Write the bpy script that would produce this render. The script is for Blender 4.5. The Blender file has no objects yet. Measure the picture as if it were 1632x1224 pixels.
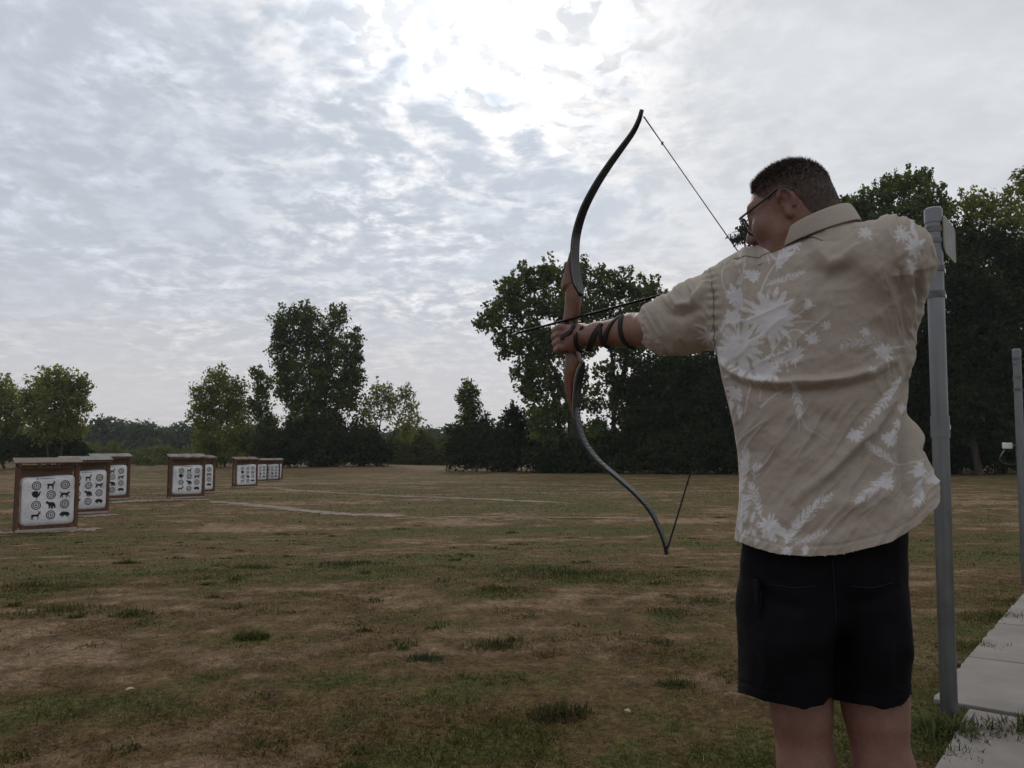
import bpy, bmesh, math, random
import numpy as np
from mathutils import Vector, Matrix

# ------------------------------------------------------------------ camera, sky, sun, exposure
SC = bpy.context.scene
COL = SC.collection
CAMZ = 1.10                       # lens height above the shooting line
FPX, CX, CY = 1225.0, 816.0, 612.0
PITCH = math.atan(95.0 / FPX)
CP, SP = math.cos(PITCH), math.sin(PITCH)

cam_data = bpy.data.cameras.new('camera')
cam_data.sensor_width = 36.0
cam_data.lens = 36.0 * FPX / 1632.0
cam_data.clip_start = 0.05
cam_data.clip_end = 9000.0
cam = bpy.data.objects.new('camera', cam_data)
COL.objects.link(cam)
cam.location = (0, 0, CAMZ)
cam.rotation_euler = (math.radians(90) + PITCH, 0, 0)
SC.camera = cam

SUN_EL, SUN_AZ = math.radians(31.5), math.radians(-3.5)      # az measured from +Y towards +X
SUN_DIR = Vector((math.sin(SUN_AZ) * math.cos(SUN_EL), math.cos(SUN_AZ) * math.cos(SUN_EL), math.sin(SUN_EL)))

SC.view_settings.view_transform = 'Standard'
SC.view_settings.look = 'None'
SC.view_settings.gamma = 1.0
SC.view_settings.exposure = 0.0
SC.view_settings.use_curve_mapping = False


class NT:
    """small helper to wire node trees"""
    def __init__(self, tree):
        self.t = tree
        for n in list(tree.nodes):
            tree.nodes.remove(n)

    def n(self, kind, ins=None, **props):
        nd = self.t.nodes.new(kind)
        for k, v in props.items():
            setattr(nd, k, v)
        for k, v in (ins or {}).items():
            s = nd.inputs[k]
            if isinstance(v, bpy.types.NodeSocket):
                self.t.links.new(v, s)
            elif isinstance(v, bpy.types.Node):
                self.t.links.new(v.outputs[0], s)
            else:
                s.default_value = v
        return nd

    def math(self, op, a, b=None, c=None, clamp=False):
        ins = {0: a}
        if b is not None:
            ins[1] = b
        if c is not None:
            ins[2] = c
        return self.n('ShaderNodeMath', ins, operation=op, use_clamp=clamp).outputs[0]

    def vmath(self, op, a, b=None, out=0):
        ins = {0: a}
        if b is not None:
            ins[1] = b
        return self.n('ShaderNodeVectorMath', ins, operation=op).outputs[out]

    def ramp(self, fac, stops, interp='LINEAR'):
        nd = self.n('ShaderNodeValToRGB', {0: fac})
        cr = nd.color_ramp
        cr.interpolation = interp
        while len(cr.elements) < len(stops):
            cr.elements.new(0.5)
        for e, (p, c) in zip(cr.elements, stops):
            e.position = p
            if not hasattr(c, '__len__'):
                c = (c, c, c)
            e.color = (c[0], c[1], c[2], 1)
        return nd.outputs[0]

    def mix(self, fac, a, b, blend='MIX'):
        nd = self.n('ShaderNodeMix', None, data_type='RGBA', blend_type=blend)
        for i, v in ((0, fac), (6, a), (7, b)):
            s = nd.inputs[i]
            if isinstance(v, bpy.types.NodeSocket):
                self.t.links.new(v, s)
            elif hasattr(v, '__len__'):
                s.default_value = (v[0], v[1], v[2], 1)
            else:
                s.default_value = v
        return nd.outputs[2]

    def noise(self, vec, scale, detail=4.0, rough=0.55, dist=0.0, out=0):
        return self.n('ShaderNodeTexNoise', {'Vector': vec, 'Scale': scale, 'Detail': detail,
                                             'Roughness': rough, 'Distortion': dist}).outputs[out]


world = bpy.data.worlds.new('World')
SC.world = world
world.use_nodes = True
w = NT(world.node_tree)
geo = w.n('ShaderNodeTexCoord').outputs['Generated']
sky = w.n('ShaderNodeTexSky', None, sky_type='NISHITA', sun_disc=False)
sky.sun_elevation = SUN_EL
sky.sun_rotation = SUN_AZ
sky.air_density, sky.dust_density, sky.ozone_density = 1.0, 2.0, 1.0
skyc = w.vmath('SCALE', sky.outputs[0]); skyc.node.inputs['Scale'].default_value = 0.10
sep = w.n('ShaderNodeSeparateXYZ', {0: geo})
dz = w.math('MAXIMUM', w.math('ADD', sep.outputs[2], 0.20), 0.06)
cu = w.math('DIVIDE', sep.outputs[0], dz)
cv = w.math('DIVIDE', sep.outputs[1], dz)
cloudv = w.n('ShaderNodeCombineXYZ', {0: cu, 1: cv, 2: 0.0}).outputs[0]
wob = w.noise(cloudv, 2.6, 3.0, 0.5, out=1)
cloudw = w.vmath('ADD', cloudv, w.vmath('SCALE', wob)); cloudw.node.inputs[1].links[0].from_node.inputs['Scale'].default_value = 0.16
sundot = w.vmath('DOT_PRODUCT', geo, tuple(SUN_DIR), out=1)
ang = w.math('ARCCOSINE', w.math('MINIMUM', sundot, 0.99999))
# forward-scattered glow of the veiled sun through thin cloud
aur = w.math('EXPONENT', w.math('MULTIPLY', w.math('POWER', w.math('DIVIDE', ang, 0.175), 2.0), -1.0))
wide = w.math('EXPONENT', w.math('DIVIDE', ang, -0.62))
big = w.noise(w.vmath('ADD', cloudv, (3.1, 0.7, 0)), 0.62, 3.0, 0.5)
big2 = w.noise(w.vmath('ADD', cloudw, (1.7, 4.1, 0)), 2.4, 3.0, 0.55)
puff = w.noise(cloudw, 11.0, 4.0, 0.5, 0.15)
fine = w.noise(w.vmath('MULTIPLY', cloudw, (1.0, 1.1, 1.0)), 27.0, 6.0, 0.6)
streak = w.noise(w.vmath('MULTIPLY', w.vmath('ADD', cloudw, (5, 2, 1)), (1.0, 1.3, 1.0)), 2.2, 6.0, 0.6)
# a sheet of altocumulus lies to the left (edge runs diagonally), thin bright veil to the right
edge = w.math('SUBTRACT', w.math('MULTIPLY', cv, 1.02), cu)
edge = w.math('ADD', edge, w.math('MULTIPLY', w.math('SUBTRACT', puff, 0.5), 0.75))
edge = w.math('ADD', edge, w.math('MULTIPLY', w.math('SUBTRACT', big, 0.5), 0.5))
sheet = w.n('ShaderNodeMapRange', {0: edge, 1: 1.52, 2: 1.78}, interpolation_type='SMOOTHSTEP').outputs[0]
side = w.math('SUBTRACT', w.math('MULTIPLY_ADD', w.math('SUBTRACT', big, 0.5), 1.6, 0.22), cu)
sheet2 = w.n('ShaderNodeMapRange', {0: side, 1: -0.35, 2: 0.45}, interpolation_type='SMOOTHSTEP').outputs[0]
sheet = w.math('MULTIPLY', sheet, sheet2)
tex = w.math('ADD', w.math('MULTIPLY', puff, 0.62), w.math('MULTIPLY', fine, 0.38))
cells = w.ramp(tex, [(0.36, 0.0), (0.60, 1.0)], 'EASE')
bright = w.ramp(w.math('ADD', w.math('MULTIPLY', tex, 0.6), w.math('MULTIPLY', big2, 0.4)), [(0.33, 1.0), (0.47, 0.0)], 'EASE')
thin = w.ramp(streak, [(0.30, 0.0), (0.70, 1.0)], 'EASE')
amp = w.ramp(sep.outputs[2], [(0.03, 0.30), (0.30, 1.0)], 'EASE')
deckl = w.math('ADD', 0.525, w.math('MULTIPLY', w.math('ADD', w.math('MULTIPLY', bright, 0.19), w.math('MULTIPLY', w.math('SUBTRACT', 0.5, cells), 0.085)), amp))
deckl = w.math('ADD', deckl, w.math('MULTIPLY', w.math('MULTIPLY', w.math('SUBTRACT', thin, 0.5), 0.04), amp))
veill = w.math('ADD', 0.620, w.math('MULTIPLY', w.math('ADD', w.math('MULTIPLY', w.math('SUBTRACT', thin, 0.5), 0.10), w.math('MULTIPLY', w.math('SUBTRACT', 0.5, cells), 0.05)), amp))
lum = w.n('ShaderNodeMix', {0: sheet, 2: veill, 3: deckl}, data_type='FLOAT').outputs[0]
low = w.ramp(sep.outputs[2], [(0.0, 1.0), (0.20, 0.0)], 'EASE')
lum = w.math('ADD', lum, w.math('MULTIPLY', low, 0.035))
lum = w.math('ADD', lum, w.math('MULTIPLY', wide, 0.20))
puffs2 = w.ramp(w.noise(cloudw, 17.0, 4.0, 0.55, 0.1), [(0.48, 0.0), (0.585, 1.0)], 'EASE')
hide = w.math('MAXIMUM', w.math('MULTIPLY', puffs2, 0.85), w.math('MULTIPLY', sheet, 0.92))
glow = w.math('MULTIPLY', w.math('MULTIPLY', aur, 0.75), w.math('SUBTRACT', 1.0, hide))
lum = w.math('ADD', lum, glow)
tint = w.ramp(sep.outputs[2], [(0.0, (1.02, 0.985, 1.0)), (0.14, (1.0, 0.985, 1.01)), (0.30, (0.955, 0.99, 1.04)), (0.6, (0.96, 0.99, 1.03))])
cool = w.mix(w.math('MULTIPLY', sheet, w.math('SUBTRACT', 1.0, low)), (1.0, 1.0, 1.0), (0.935, 0.992, 1.065))
gapm = w.math('MULTIPLY', w.math('SUBTRACT', 1.0, cells), w.math('SUBTRACT', 1.0, thin))
deck = w.vmath('MULTIPLY', w.vmath('MULTIPLY', tint, cool), w.n('ShaderNodeCombineXYZ', {0: lum, 1: lum, 2: lum}).outputs[0])
skymix = w.mix(w.math('MULTIPLY', w.math('MULTIPLY', gapm, w.math('SUBTRACT', 1.0, low)), 0.20), deck, skyc)
bg = w.n('ShaderNodeBackground', {'Color': skymix, 'Strength': 1.0})
w.n('ShaderNodeOutputWorld', {'Surface': bg})

sun_data = bpy.data.lights.new('sun', 'SUN')
sun_data.energy = 0.8
sun_data.angle = math.radians(14.0)
sun_data.color = (1.0, 0.94, 0.86)
sun = bpy.data.objects.new('sun', sun_data)
COL.objects.link(sun)
sun.rotation_euler = (-SUN_DIR).to_track_quat('-Z', 'Y').to_euler()
sun.location = SUN_DIR * 60

# ------------------------------------------------------------------ helpers
rng = np.random.default_rng(7)
random.seed(7)


def ray(px, py):
    xc, yc = (px - CX) / FPX, (CY - py) / FPX
    return np.array([xc, CP - SP * yc, SP + CP * yc])


def P(px, py, y):
    """world point on the sight line of a photo pixel at distance y down-range"""
    r = ray(px, py)
    return np.array([0, 0, CAMZ]) + r * (y / r[1])


def project(co):
    co = np.asarray(co, float)
    x, y, z = co[..., 0], co[..., 1], co[..., 2] - CAMZ
    zc = y * CP + z * SP
    yc = -y * SP + z * CP
    return CX + FPX * x / zc, CY - FPX * yc / zc


GY = np.array([-4000, 3.5, 8, 13, 17, 28, 42, 58, 78, 110, 9000.0])
GZ = np.array([0, 0, -.22, -.60, -.86, -.90, -1.27, -1.63, -1.95, -1.95, -1.95])
_ty = np.linspace(-5, 130, 2701)
_tz = np.interp(_ty, GY, GZ)
_k = np.hanning(61); _k /= _k.sum()
_tz = np.convolve(np.pad(_tz, 30, mode='edge'), _k, mode='valid')


def vnoise(x, y, seed=0):
    """smooth value noise in numpy, about -1..1"""
    xi, yi = np.floor(x).astype(np.int64), np.floor(y).astype(np.int64)
    xf, yf = x - xi, y - yi
    xf, yf = xf * xf * (3 - 2 * xf), yf * yf * (3 - 2 * yf)

    def h(a, b):
        n = (a * 374761393 + b * 668265263 + seed * 974634777) & 0xFFFFFFFF
        n = ((n ^ (n >> 13)) * 1274126177) & 0xFFFFFFFF
        return ((n ^ (n >> 16)) & 0xFFFF) / 32767.5 - 1.0
    a, b, c, d = h(xi, yi), h(xi + 1, yi), h(xi, yi + 1), h(xi + 1, yi + 1)
    return (a * (1 - xf) + b * xf) * (1 - yf) + (c * (1 - xf) + d * xf) * yf


def fbm(x, y, seed=0, octv=4, gain=0.5):
    s, a, t = 0.0, 1.0, 0.0
    for i in range(octv):
        s = s + a * vnoise(x * 2 ** i + 17.3 * i, y * 2 ** i - 9.1 * i, seed + i)
        t += a
        a *= gain
    return s / t


def ground_z(x, y):
    x, y = np.asarray(x, float), np.asarray(y, float)
    z = np.interp(y, _ty, _tz)
    far = np.clip((y - 4) / 10, 0, 1) * np.clip((140 - y) / 40, 0, 1)
    z = z + far * 0.035 * fbm(x * 0.22, y * 0.22, 3, 3)
    # low bank of bare soil at the foot of the tall cottonwoods
    z = z + 0.42 * np.exp(-((x + 17.5) / 11.0) ** 2 - ((y - 96) / 9.0) ** 2)
    return z


def G(px, py):
    """point where a photo pixel's sight line meets the ground"""
    r = ray(px, py)
    lo, hi = 1.5, 400.0
    for _ in range(60):
        m = (lo + hi) / 2
        p = r * (m / r[1])
        if CAMZ + p[2] > ground_z(p[0], p[1]):
            lo = m
        else:
            hi = m
    p = r * (lo / r[1])
    return np.array([p[0], p[1], float(ground_z(p[0], p[1]))])


def mesh_np(name, verts, faces, smooth=False):
    """mesh from numpy arrays; faces (n,3) or (n,4)"""
    verts = np.ascontiguousarray(verts, np.float32)
    faces = np.ascontiguousarray(faces, np.int32)
    me = bpy.data.meshes.new(name)
    k = faces.shape[1]
    me.vertices.add(len(verts)); me.vertices.foreach_set('co', verts.ravel())
    me.loops.add(faces.size); me.loops.foreach_set('vertex_index', faces.ravel())
    me.polygons.add(len(faces))
    me.polygons.foreach_set('loop_start', np.arange(0, faces.size, k, dtype=np.int32))
    me.polygons.foreach_set('loop_total', np.full(len(faces), k, np.int32))
    if smooth:
        me.polygons.foreach_set('use_smooth', np.ones(len(faces), bool))
    me.update(calc_edges=True)
    return me


def put(name, me, m, parent=None):
    """link a mesh as one object"""
    o = bpy.data.objects.new(name, me)
    COL.objects.link(o)
    if m is not None and not me.materials:
        me.materials.append(m)
    if parent is not None:
        o.parent = parent
    return o


def tag(o, label=None, cat=None, group=None, kind=None):
    if label: o['label'] = label
    if cat: o['category'] = cat
    if group: o['group'] = group
    if kind: o['kind'] = kind
    return o


def empty(name, loc, rz=0.0):
    o = bpy.data.objects.new(name, None)
    COL.objects.link(o)
    o.location = loc
    o.rotation_euler = (0, 0, rz)
    o.empty_display_size = 0.1
    return o


def cattr(me, name, cols):
    a = me.color_attributes.new(name, 'FLOAT_COLOR', 'POINT')
    c = np.ones((len(me.vertices), 4), np.float32)
    c[:, :cols.shape[1]] = cols
    a.data.foreach_set('color', c.ravel())


def fattr(me, name, vals):
    a = me.attributes.new(name, 'FLOAT', 'POINT')
    a.data.foreach_set('value', np.ascontiguousarray(vals, np.float32))


class MB:
    """collects simple shapes into one mesh"""
    def __init__(self):
        self.v, self.f, self.s = [], [], []

    def add(self, vs, fs, smooth=False):
        b = len(self.v)
        self.v += [tuple(map(float, p)) for p in vs]
        self.f += [tuple(b + i for i in q) for q in fs]
        self.s += [smooth] * len(fs)

    def box(self, c, size, axes=None, taper=1.0):
        c = np.array(c, float)
        ax = np.eye(3) if axes is None else np.array(axes, float)
        h = np.array(size, float) / 2
        vs = []
        for sz in (-1, 1):
            k = taper if sz > 0 else 1.0
            for sx, sy in ((-1, -1), (1, -1), (1, 1), (-1, 1)):
                vs.append(c + ax[0] * sx * h[0] * k + ax[1] * sy * h[1] * k + ax[2] * sz * h[2])
        self.add(vs, [(3, 2, 1, 0), (4, 5, 6, 7), (0, 1, 5, 4), (1, 2, 6, 5), (2, 3, 7, 6), (3, 0, 4, 7)])

    def bar(self, a, b, wd, th, up=(0, 0, 1)):
        a, b = np.array(a, float), np.array(b, float)
        d = b - a; L = np.linalg.norm(d); d /= L
        s = np.cross(d, np.array(up, float)); s /= np.linalg.norm(s)
        u = np.cross(s, d)
        self.box((a + b) / 2, (wd, th, L), (s, u, d))

    def tube(self, pts, rad, n=8, smooth=True, cap=True):
        pts = np.array(pts, float)
        rad = np.full(len(pts), rad) if np.isscalar(rad) else np.array(rad, float)
        t = np.gradient(pts, axis=0)
        t /= np.linalg.norm(t, axis=1)[:, None] + 1e-12
        ref = np.array([0, 0, 1.0]) if abs(t[0][2]) < 0.9 else np.array([1.0, 0, 0])
        vs = []
        u = np.cross(t[0], ref); u /= np.linalg.norm(u)
        for i in range(len(pts)):
            u = u - t[i] * np.dot(u, t[i]); u /= np.linalg.norm(u)
            v = np.cross(t[i], u)
            for k in range(n):
                a = 2 * math.pi * k / n
                vs.append(pts[i] + rad[i] * (math.cos(a) * u + math.sin(a) * v))
        fs = []
        for i in range(len(pts) - 1):
            for k in range(n):
                fs.append((i * n + k, i * n + (k + 1) % n, (i + 1) * n + (k + 1) % n, (i + 1) * n + k))
        self.add(vs, fs, smooth)
        if cap:
            b = len(self.v) - len(vs)
            self.f.append(tuple(b + k for k in reversed(range(n)))); self.s.append(False)
            self.f.append(tuple(b + (len(pts) - 1) * n + k for k in range(n))); self.s.append(False)

    def ball(self, c, r, n=8, m=6):
        c = np.array(c, float); r = np.full(3, r) if np.isscalar(r) else np.array(r, float)
        vs = [c + r * (0, 0, 1)]
        for i in range(1, m):
            a = math.pi * i / m
            for k in range(n):
                p = 2 * math.pi * k / n
                vs.append(c + r * (math.sin(a) * math.cos(p), math.sin(a) * math.sin(p), math.cos(a)))
        vs.append(c - r * (0, 0, 1))
        fs = [(0, 1 + k, 1 + (k + 1) % n) for k in range(n)]
        for i in range(m - 2):
            for k in range(n):
                fs.append((1 + i * n + k, 1 + (i + 1) * n + k, 1 + (i + 1) * n + (k + 1) % n, 1 + i * n + (k + 1) % n))
        L = len(vs) - 1
        fs += [(L, 1 + (m - 2) * n + (k + 1) % n, 1 + (m - 2) * n + k) for k in range(n)]
        self.add(vs, fs, True)

    def mesh(self, name):
        me = bpy.data.meshes.new(name)
        me.from_pydata(self.v, [], self.f)
        me.polygons.foreach_set('use_smooth', self.s)
        me.update()
        me.set_sharp_from_angle(angle=math.radians(50))
        return me

    def build(self, name, m, parent=None, bevel=0.0):
        o = put(name, self.mesh(name), m, parent)
        if bevel:
            b = o.modifiers.new('bevel', 'BEVEL'); b.width = bevel; b.segments = 2; b.limit_method = 'ANGLE'
        return o


def spline(pts, n):
    """Catmull-Rom through points, n samples"""
    p = np.array(pts, float)
    p = np.vstack([2 * p[0] - p[1], p, 2 * p[-1] - p[-2]])
    m = len(p) - 3
    out = []
    for s in np.linspace(0, m - 1e-9, n):
        i = int(s); t = s - i
        a, b, c, d = p[i], p[i + 1], p[i + 2], p[i + 3]
        out.append(0.5 * ((2 * b) + (c - a) * t + (2 * a - 5 * b + 4 * c - d) * t * t + (3 * b - a - 3 * c + d) * t ** 3))
    return np.array(out)


# ------------------------------------------------------------------ materials
MATS = {}


def mat(name, build):
    if name not in MATS:
        m = bpy.data.materials.new(name)
        m.use_nodes = True
        build(NT(m.node_tree))
        MATS[name] = m
    return MATS[name]


def bump(t, height, strength=0.3, dist=0.01):
    return t.n('ShaderNodeBump', {'Height': height, 'Strength': strength, 'Distance': dist}).outputs[0]


def simple(name, c1, c2, scale=8.0, rough=0.7, metal=0.0, detail=5.0, bstr=0.2, bdist=0.004, stretch=(1, 1, 1), bscale=None, spec=0.4, contrast=(0.35, 0.65)):
    def f(t):
        tc = t.n('ShaderNodeTexCoord').outputs['Object']
        v = t.vmath('MULTIPLY', tc, stretch)
        nz = t.noise(v, scale, detail, 0.6)
        col = t.ramp(nz, [(contrast[0], c1), (contrast[1], c2)])
        nb = t.noise(v, bscale or scale * 4, 4.0, 0.6)
        rr = t.math('MULTIPLY_ADD', nb, 0.25, rough - 0.12)
        b = t.n('ShaderNodeBsdfPrincipled', {'Base Color': col, 'Roughness': rr, 'Metallic': metal, 'Specular IOR Level': spec,
                                             'Normal': bump(t, nb, bstr, bdist)})
        t.n('ShaderNodeOutputMaterial', {'Surface': b})
    return mat(name, f)

# ------------------------------------------------------------------ ground
def lawn_masks(x, y):
    """how green / how bare the lawn is at a place (0..1)"""
    rot = math.radians(18)
    u = x * math.cos(rot) + y * math.sin(rot)
    v = -x * math.sin(rot) + y * math.cos(rot)
    big = fbm(u * 0.30 + 4.0, v * 0.42 + 1.0, 11, 4, 0.6)
    mid = fbm(u * 1.1, v * 1.6, 23, 4, 0.6)
    fine = fbm(u * 4.5, v * 6.5, 31, 3, 0.6)
    mow = np.sin(v * 1.45 + 1.5 * fbm(u * 0.15, v * 0.15, 41, 2))      # faint mower passes
    dry = big * 0.62 + mid * 0.80 + fine * 0.55 + mow * 0.08
    far = np.clip((y - 9) / 14, 0, 1)
    dry = dry + 0.30 * np.clip((5.2 - y) / 2.0, 0, 1) * np.clip((1.2 - x) / 0.6, 0, 1)
    dry = dry + 0.10 * far + far * 0.45 * fbm(u * 0.10 + 3, v * 0.85, 67, 3)
    bare = np.clip((dry - 0.22) / 0.38, 0, 1)
    green = np.clip((-dry + 0.08) / 0.40, 0, 1)
    # bank of bare soil below the cottonwoods and the worn strip in front of the stands
    soil = np.exp(-((x + 18) / 13.0) ** 2 - ((y - 92) / 12.0) ** 2)
    bare = np.clip(bare + 0.9 * soil, 0, 1); green = green * (1 - soil)
    # right of the walk the turf stays lusher
    lush = np.clip((x - 1.0) / 1.0, 0, 1) * np.clip((6.5 - y) / 3, 0, 1)
    green = np.clip(green + 0.55 * lush, 0, 1); bare = bare * (1 - 0.75 * lush)
    return green, bare


C_MID = np.array([0.104, 0.067, 0.028])
C_GREEN = np.array([0.068, 0.070, 0.019])
C_DRY = np.array([0.225, 0.155, 0.098])


def lawn_col(x, y):
    g, b = lawn_masks(x, y)
    c = C_MID + (C_GREEN - C_MID) * g[..., None]
    c = c + (C_DRY - c) * (b[..., None] * 0.85)
    return c


def m_ground(t):
    at = t.n('ShaderNodeVertexColor', None, layer_name='lawn').outputs[0]
    tc = t.n('ShaderNodeTexCoord').outputs['Object']
    n1 = t.noise(tc, 26.0, 6.0, 0.75)
    n2 = t.noise(t.vmath('MULTIPLY', tc, (1.0, 0.45, 1.0)), 7.0, 5.0, 0.65)
    n3 = t.noise(tc, 190.0, 3.0, 0.7)
    k = t.ramp(n1, [(0.30, 0.30), (0.70, 1.75)])
    k2 = t.ramp(n2, [(0.30, 0.62), (0.70, 1.40)])
    col = t.mix(1.0, t.mix(1.0, at, k, 'MULTIPLY'), k2, 'MULTIPLY')
    straw = t.ramp(n3, [(0.60, 0.0), (0.70, 1.0)])
    col = t.mix(t.math('MULTIPLY', straw, 0.35), col, (0.20, 0.145, 0.085))
    h = t.math('ADD', t.math('MULTIPLY', n1, 1.0), t.math('MULTIPLY', n3, 0.5))
    b = t.n('ShaderNodeBsdfPrincipled', {'Base Color': col, 'Roughness': 0.95, 'Specular IOR Level': 0.1, 'Normal': bump(t, h, 0.7, 0.03)})
    t.n('ShaderNodeOutputMaterial', {'Surface': b})


angs = np.concatenate([np.linspace(-180, -62, 60, endpoint=False), np.linspace(-62, 62, 620, endpoint=False), np.linspace(62, 180, 60, endpoint=False)])
rads = np.concatenate([[0.0], np.geomspace(0.6, 140, 520), np.geomspace(150, 8000, 40)])
AA, RR = np.meshgrid(np.radians(angs), rads)
gx, gy = RR * np.sin(AA), RR * np.cos(AA)
gz = ground_z(gx, gy)
near = np.clip((14 - RR) / 8, 0, 1)
gz = gz + near * (0.008 * fbm(gx * 2.5, gy * 2.5, 5, 3) + 0.004 * fbm(gx * 14, gy * 14, 6, 2))
na, nr = len(angs), len(rads)
ii, jj = np.meshgrid(np.arange(nr - 1), np.arange(na), indexing='ij')
q = np.stack([ii * na + jj, ii * na + (jj + 1) % na, (ii + 1) * na + (jj + 1) % na, (ii + 1) * na + jj], -1).reshape(-1, 4)[:, ::-1]
me = mesh_np('ground', np.stack([gx, gy, gz], -1).reshape(-1, 3), q, True)
cattr(me, 'lawn', lawn_col(gx, gy).reshape(-1, 3))
ground = put('ground', me, mat('lawn_ground', m_ground))
tag(ground, kind='structure')

# ---- grass blades (short, half dead, mown): one mass
def m_blade(t):
    at = t.n('ShaderNodeVertexColor', None, layer_name='lawn').outputs[0]
    d = t.n('ShaderNodeBsdfDiffuse', {'Color': at, 'Roughness': 0.5})
    tr = t.n('ShaderNodeBsdfTranslucent', {'Color': at})
    s = t.n('ShaderNodeMixShader', {0: 0.30, 1: d.outputs[0], 2: tr.outputs[0]})
    t.n('ShaderNodeOutputMaterial', {'Surface': s})


def blades(x, y, length, width, tilt, col, z0=None, curl=0.35):
    """n curved three-point blades -> verts (n*5), tris"""
    n = len(x)
    z = ground_z(x, y) if z0 is None else z0
    az = rng.uniform(0, 2 * math.pi, n)
    dirx, diry = np.cos(az), np.sin(az)
    wx, wy = -diry, dirx
    ct, st = np.cos(tilt), np.sin(tilt)
    p0 = np.stack([x, y, z - 0.004], -1)
    ax = np.stack([dirx * st, diry * st, ct], -1)
    t2 = np.minimum(tilt + curl * rng.uniform(0.2, 1.6, n), 1.62)
    ax2 = np.stack([dirx * np.sin(t2), diry * np.sin(t2), np.cos(t2)], -1)
    wv = np.stack([wx, wy, np.zeros(n)], -1) * (width / 2)[:, None]
    p1 = p0 + ax * (length * 0.55)[:, None]
    p2 = p1 + ax2 * (length * 0.5)[:, None]
    v = np.stack([p0 - wv, p0 + wv, p1 - wv * 0.8, p1 + wv * 0.8, p2], 1).reshape(-1, 3)
    b = (np.arange(n) * 5)[:, None]
    f = np.concatenate([b + np.array([[0, 1, 3]]), b + np.array([[0, 3, 2]]), b + np.array([[2, 3, 4]])], 0)
    return v, f, np.repeat(col, 5, axis=0)


def wedge(n, r0, r1, a0=-44, a1=46, p=1.0):
    r = np.sqrt(rng.uniform(r0 ** 2, r1 ** 2, n)) if p == 1.0 else r0 + (r1 - r0) * rng.uniform(0, 1, n) ** p
    a = np.radians(rng.uniform(a0, a1, n))
    return r * np.sin(a), r * np.cos(a)


# concrete walk on the right: direction wd, normal wn to its right
WD = np.array([2.69, 3.41]); WD /= np.linalg.norm(WD)
WN = np.array([WD[1], -WD[0]])
W0 = np.array([1.80, 3.38])


def on_walk(x, y, edge=0.0):
    rx, ry = x - W0[0], y - W0[1]
    s, n = rx * WD[0] + ry * WD[1], rx * WN[0] + ry * WN[1]
    ragged = 0.035 * fbm(s * 5.0, s * 0 + 3.0, 71, 3)
    a = (s > -0.02) & (n > edge + ragged)
    b = (s < -0.03) & (n > 0.17 + ragged) & (s > -1.6)
    return (a | b) & (n < 1.5) & (s < 30)


BV, BF, BC, off = [], [], [], 0
for n, r0, r1, l0, l1, w0 in ((150000, 1.9, 4.5, .010, .030, .0031), (110000, 4.5, 9.0, .012, .032, .0058), (70000, 9.0, 20.0, .014, .035, .012), (60000, 20.0, 48.0, .02, .055, .028)):
    x, y = wedge(n, r0, r1)
    g, b = lawn_masks(x, y)
    keep = (rng.uniform(0, 1, n) > b * 0.35) & ~on_walk(x, y, 0.05)
    x, y, g, b = x[keep], y[keep], g[keep], b[keep]
    n = len(x)
    col = lawn_col(x, y)
    u = rng.uniform(0, 1, (n, 1))
    straw = rng.uniform(0, 1, n) < (0.12 + 0.5 * b)
    col = col * (0.30 + 1.45 * u)
    col[straw] = np.array([0.24, 0.172, 0.096]) * (0.35 + 1.05 * u[straw])
    ln = rng.uniform(l0, l1, n) * (0.8 + 0.45 * g)
    tl = np.clip(rng.normal(1.10, 0.32, n) - 0.15 * g, 0.1, 1.52)
    v, f, c = blades(x, y, ln, rng.uniform(0.6, 1.3, n) * w0, tl, col)
    BV.append(v); BF.append(f + off); BC.append(c); off += len(v)
# small weeds dotted all over
cx_, cy_ = wedge(420, 2.6, 22.0, p=1.3)
gg, bb_ = lawn_masks(cx_, cy_)
for x0_, y0_, g_ in zip(cx_, cy_, gg):
    if on_walk(np.array([x0_]), np.array([y0_]), 0)[0] or rng.uniform() > 0.25 + g_: continue
    n = int(rng.uniform(25, 80)); rd_ = rng.uniform(0.03, 0.16) * (0.6 + y0_ / 14)
    a_, r_ = rng.uniform(0, 6.283, n), rd_ * rng.uniform(0, 1, n) ** 0.7
    h_ = rng.uniform(0.025, 0.06)
    col = np.array([0.060, 0.074, 0.026]) * rng.uniform(0.5, 1.5, (n, 1)) * rng.uniform(0.75, 1.15)
    v, f, c = blades(x0_ + r_ * np.cos(a_), y0_ + r_ * np.sin(a_), h_ * rng.uniform(0.4, 1.1, n), np.full(n, 0.0035 + 0.0009 * y0_), np.clip(rng.normal(0.8, 0.35, n), 0.05, 1.4), col, curl=0.6)
    BV.append(v); BF.append(f + off); BC.append(c); off += len(v)
# dead straw lying flat on the thin places
for n, r0, r1, l0, l1, w0 in ((70000, 1.9, 5.0, .015, .045, .0020), (60000, 5.0, 12.0, .02, .055, .0050)):
    x, y = wedge(n, r0, r1)
    g, b = lawn_masks(x, y)
    keep = (rng.uniform(0, 1, n) < 0.22 + 0.75 * b) & ~on_walk(x, y, 0.05)
    x, y = x[keep], y[keep]; n = len(x)
    col = np.array([0.30, 0.215, 0.130]) * rng.uniform(0.25, 1.35, (n, 1))
    v, f, c = blades(x, y, rng.uniform(l0, l1, n), rng.uniform(0.6, 1.3, n) * w0, np.clip(rng.normal(1.36, 0.14, n), 0.8, 1.55), col, curl=0.15)
    v[:, 2] += 0.006
    BV.append(v); BF.append(f + off); BC.append(c); off += len(v)
me = mesh_np('lawn_grass', np.concatenate(BV), np.concatenate(BF))
cattr(me, 'lawn', np.concatenate(BC))
tag(put('lawn_grass', me, mat('grass_blade', m_blade)), 'short half dried mown grass covering the range', 'grass', kind='stuff')

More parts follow.
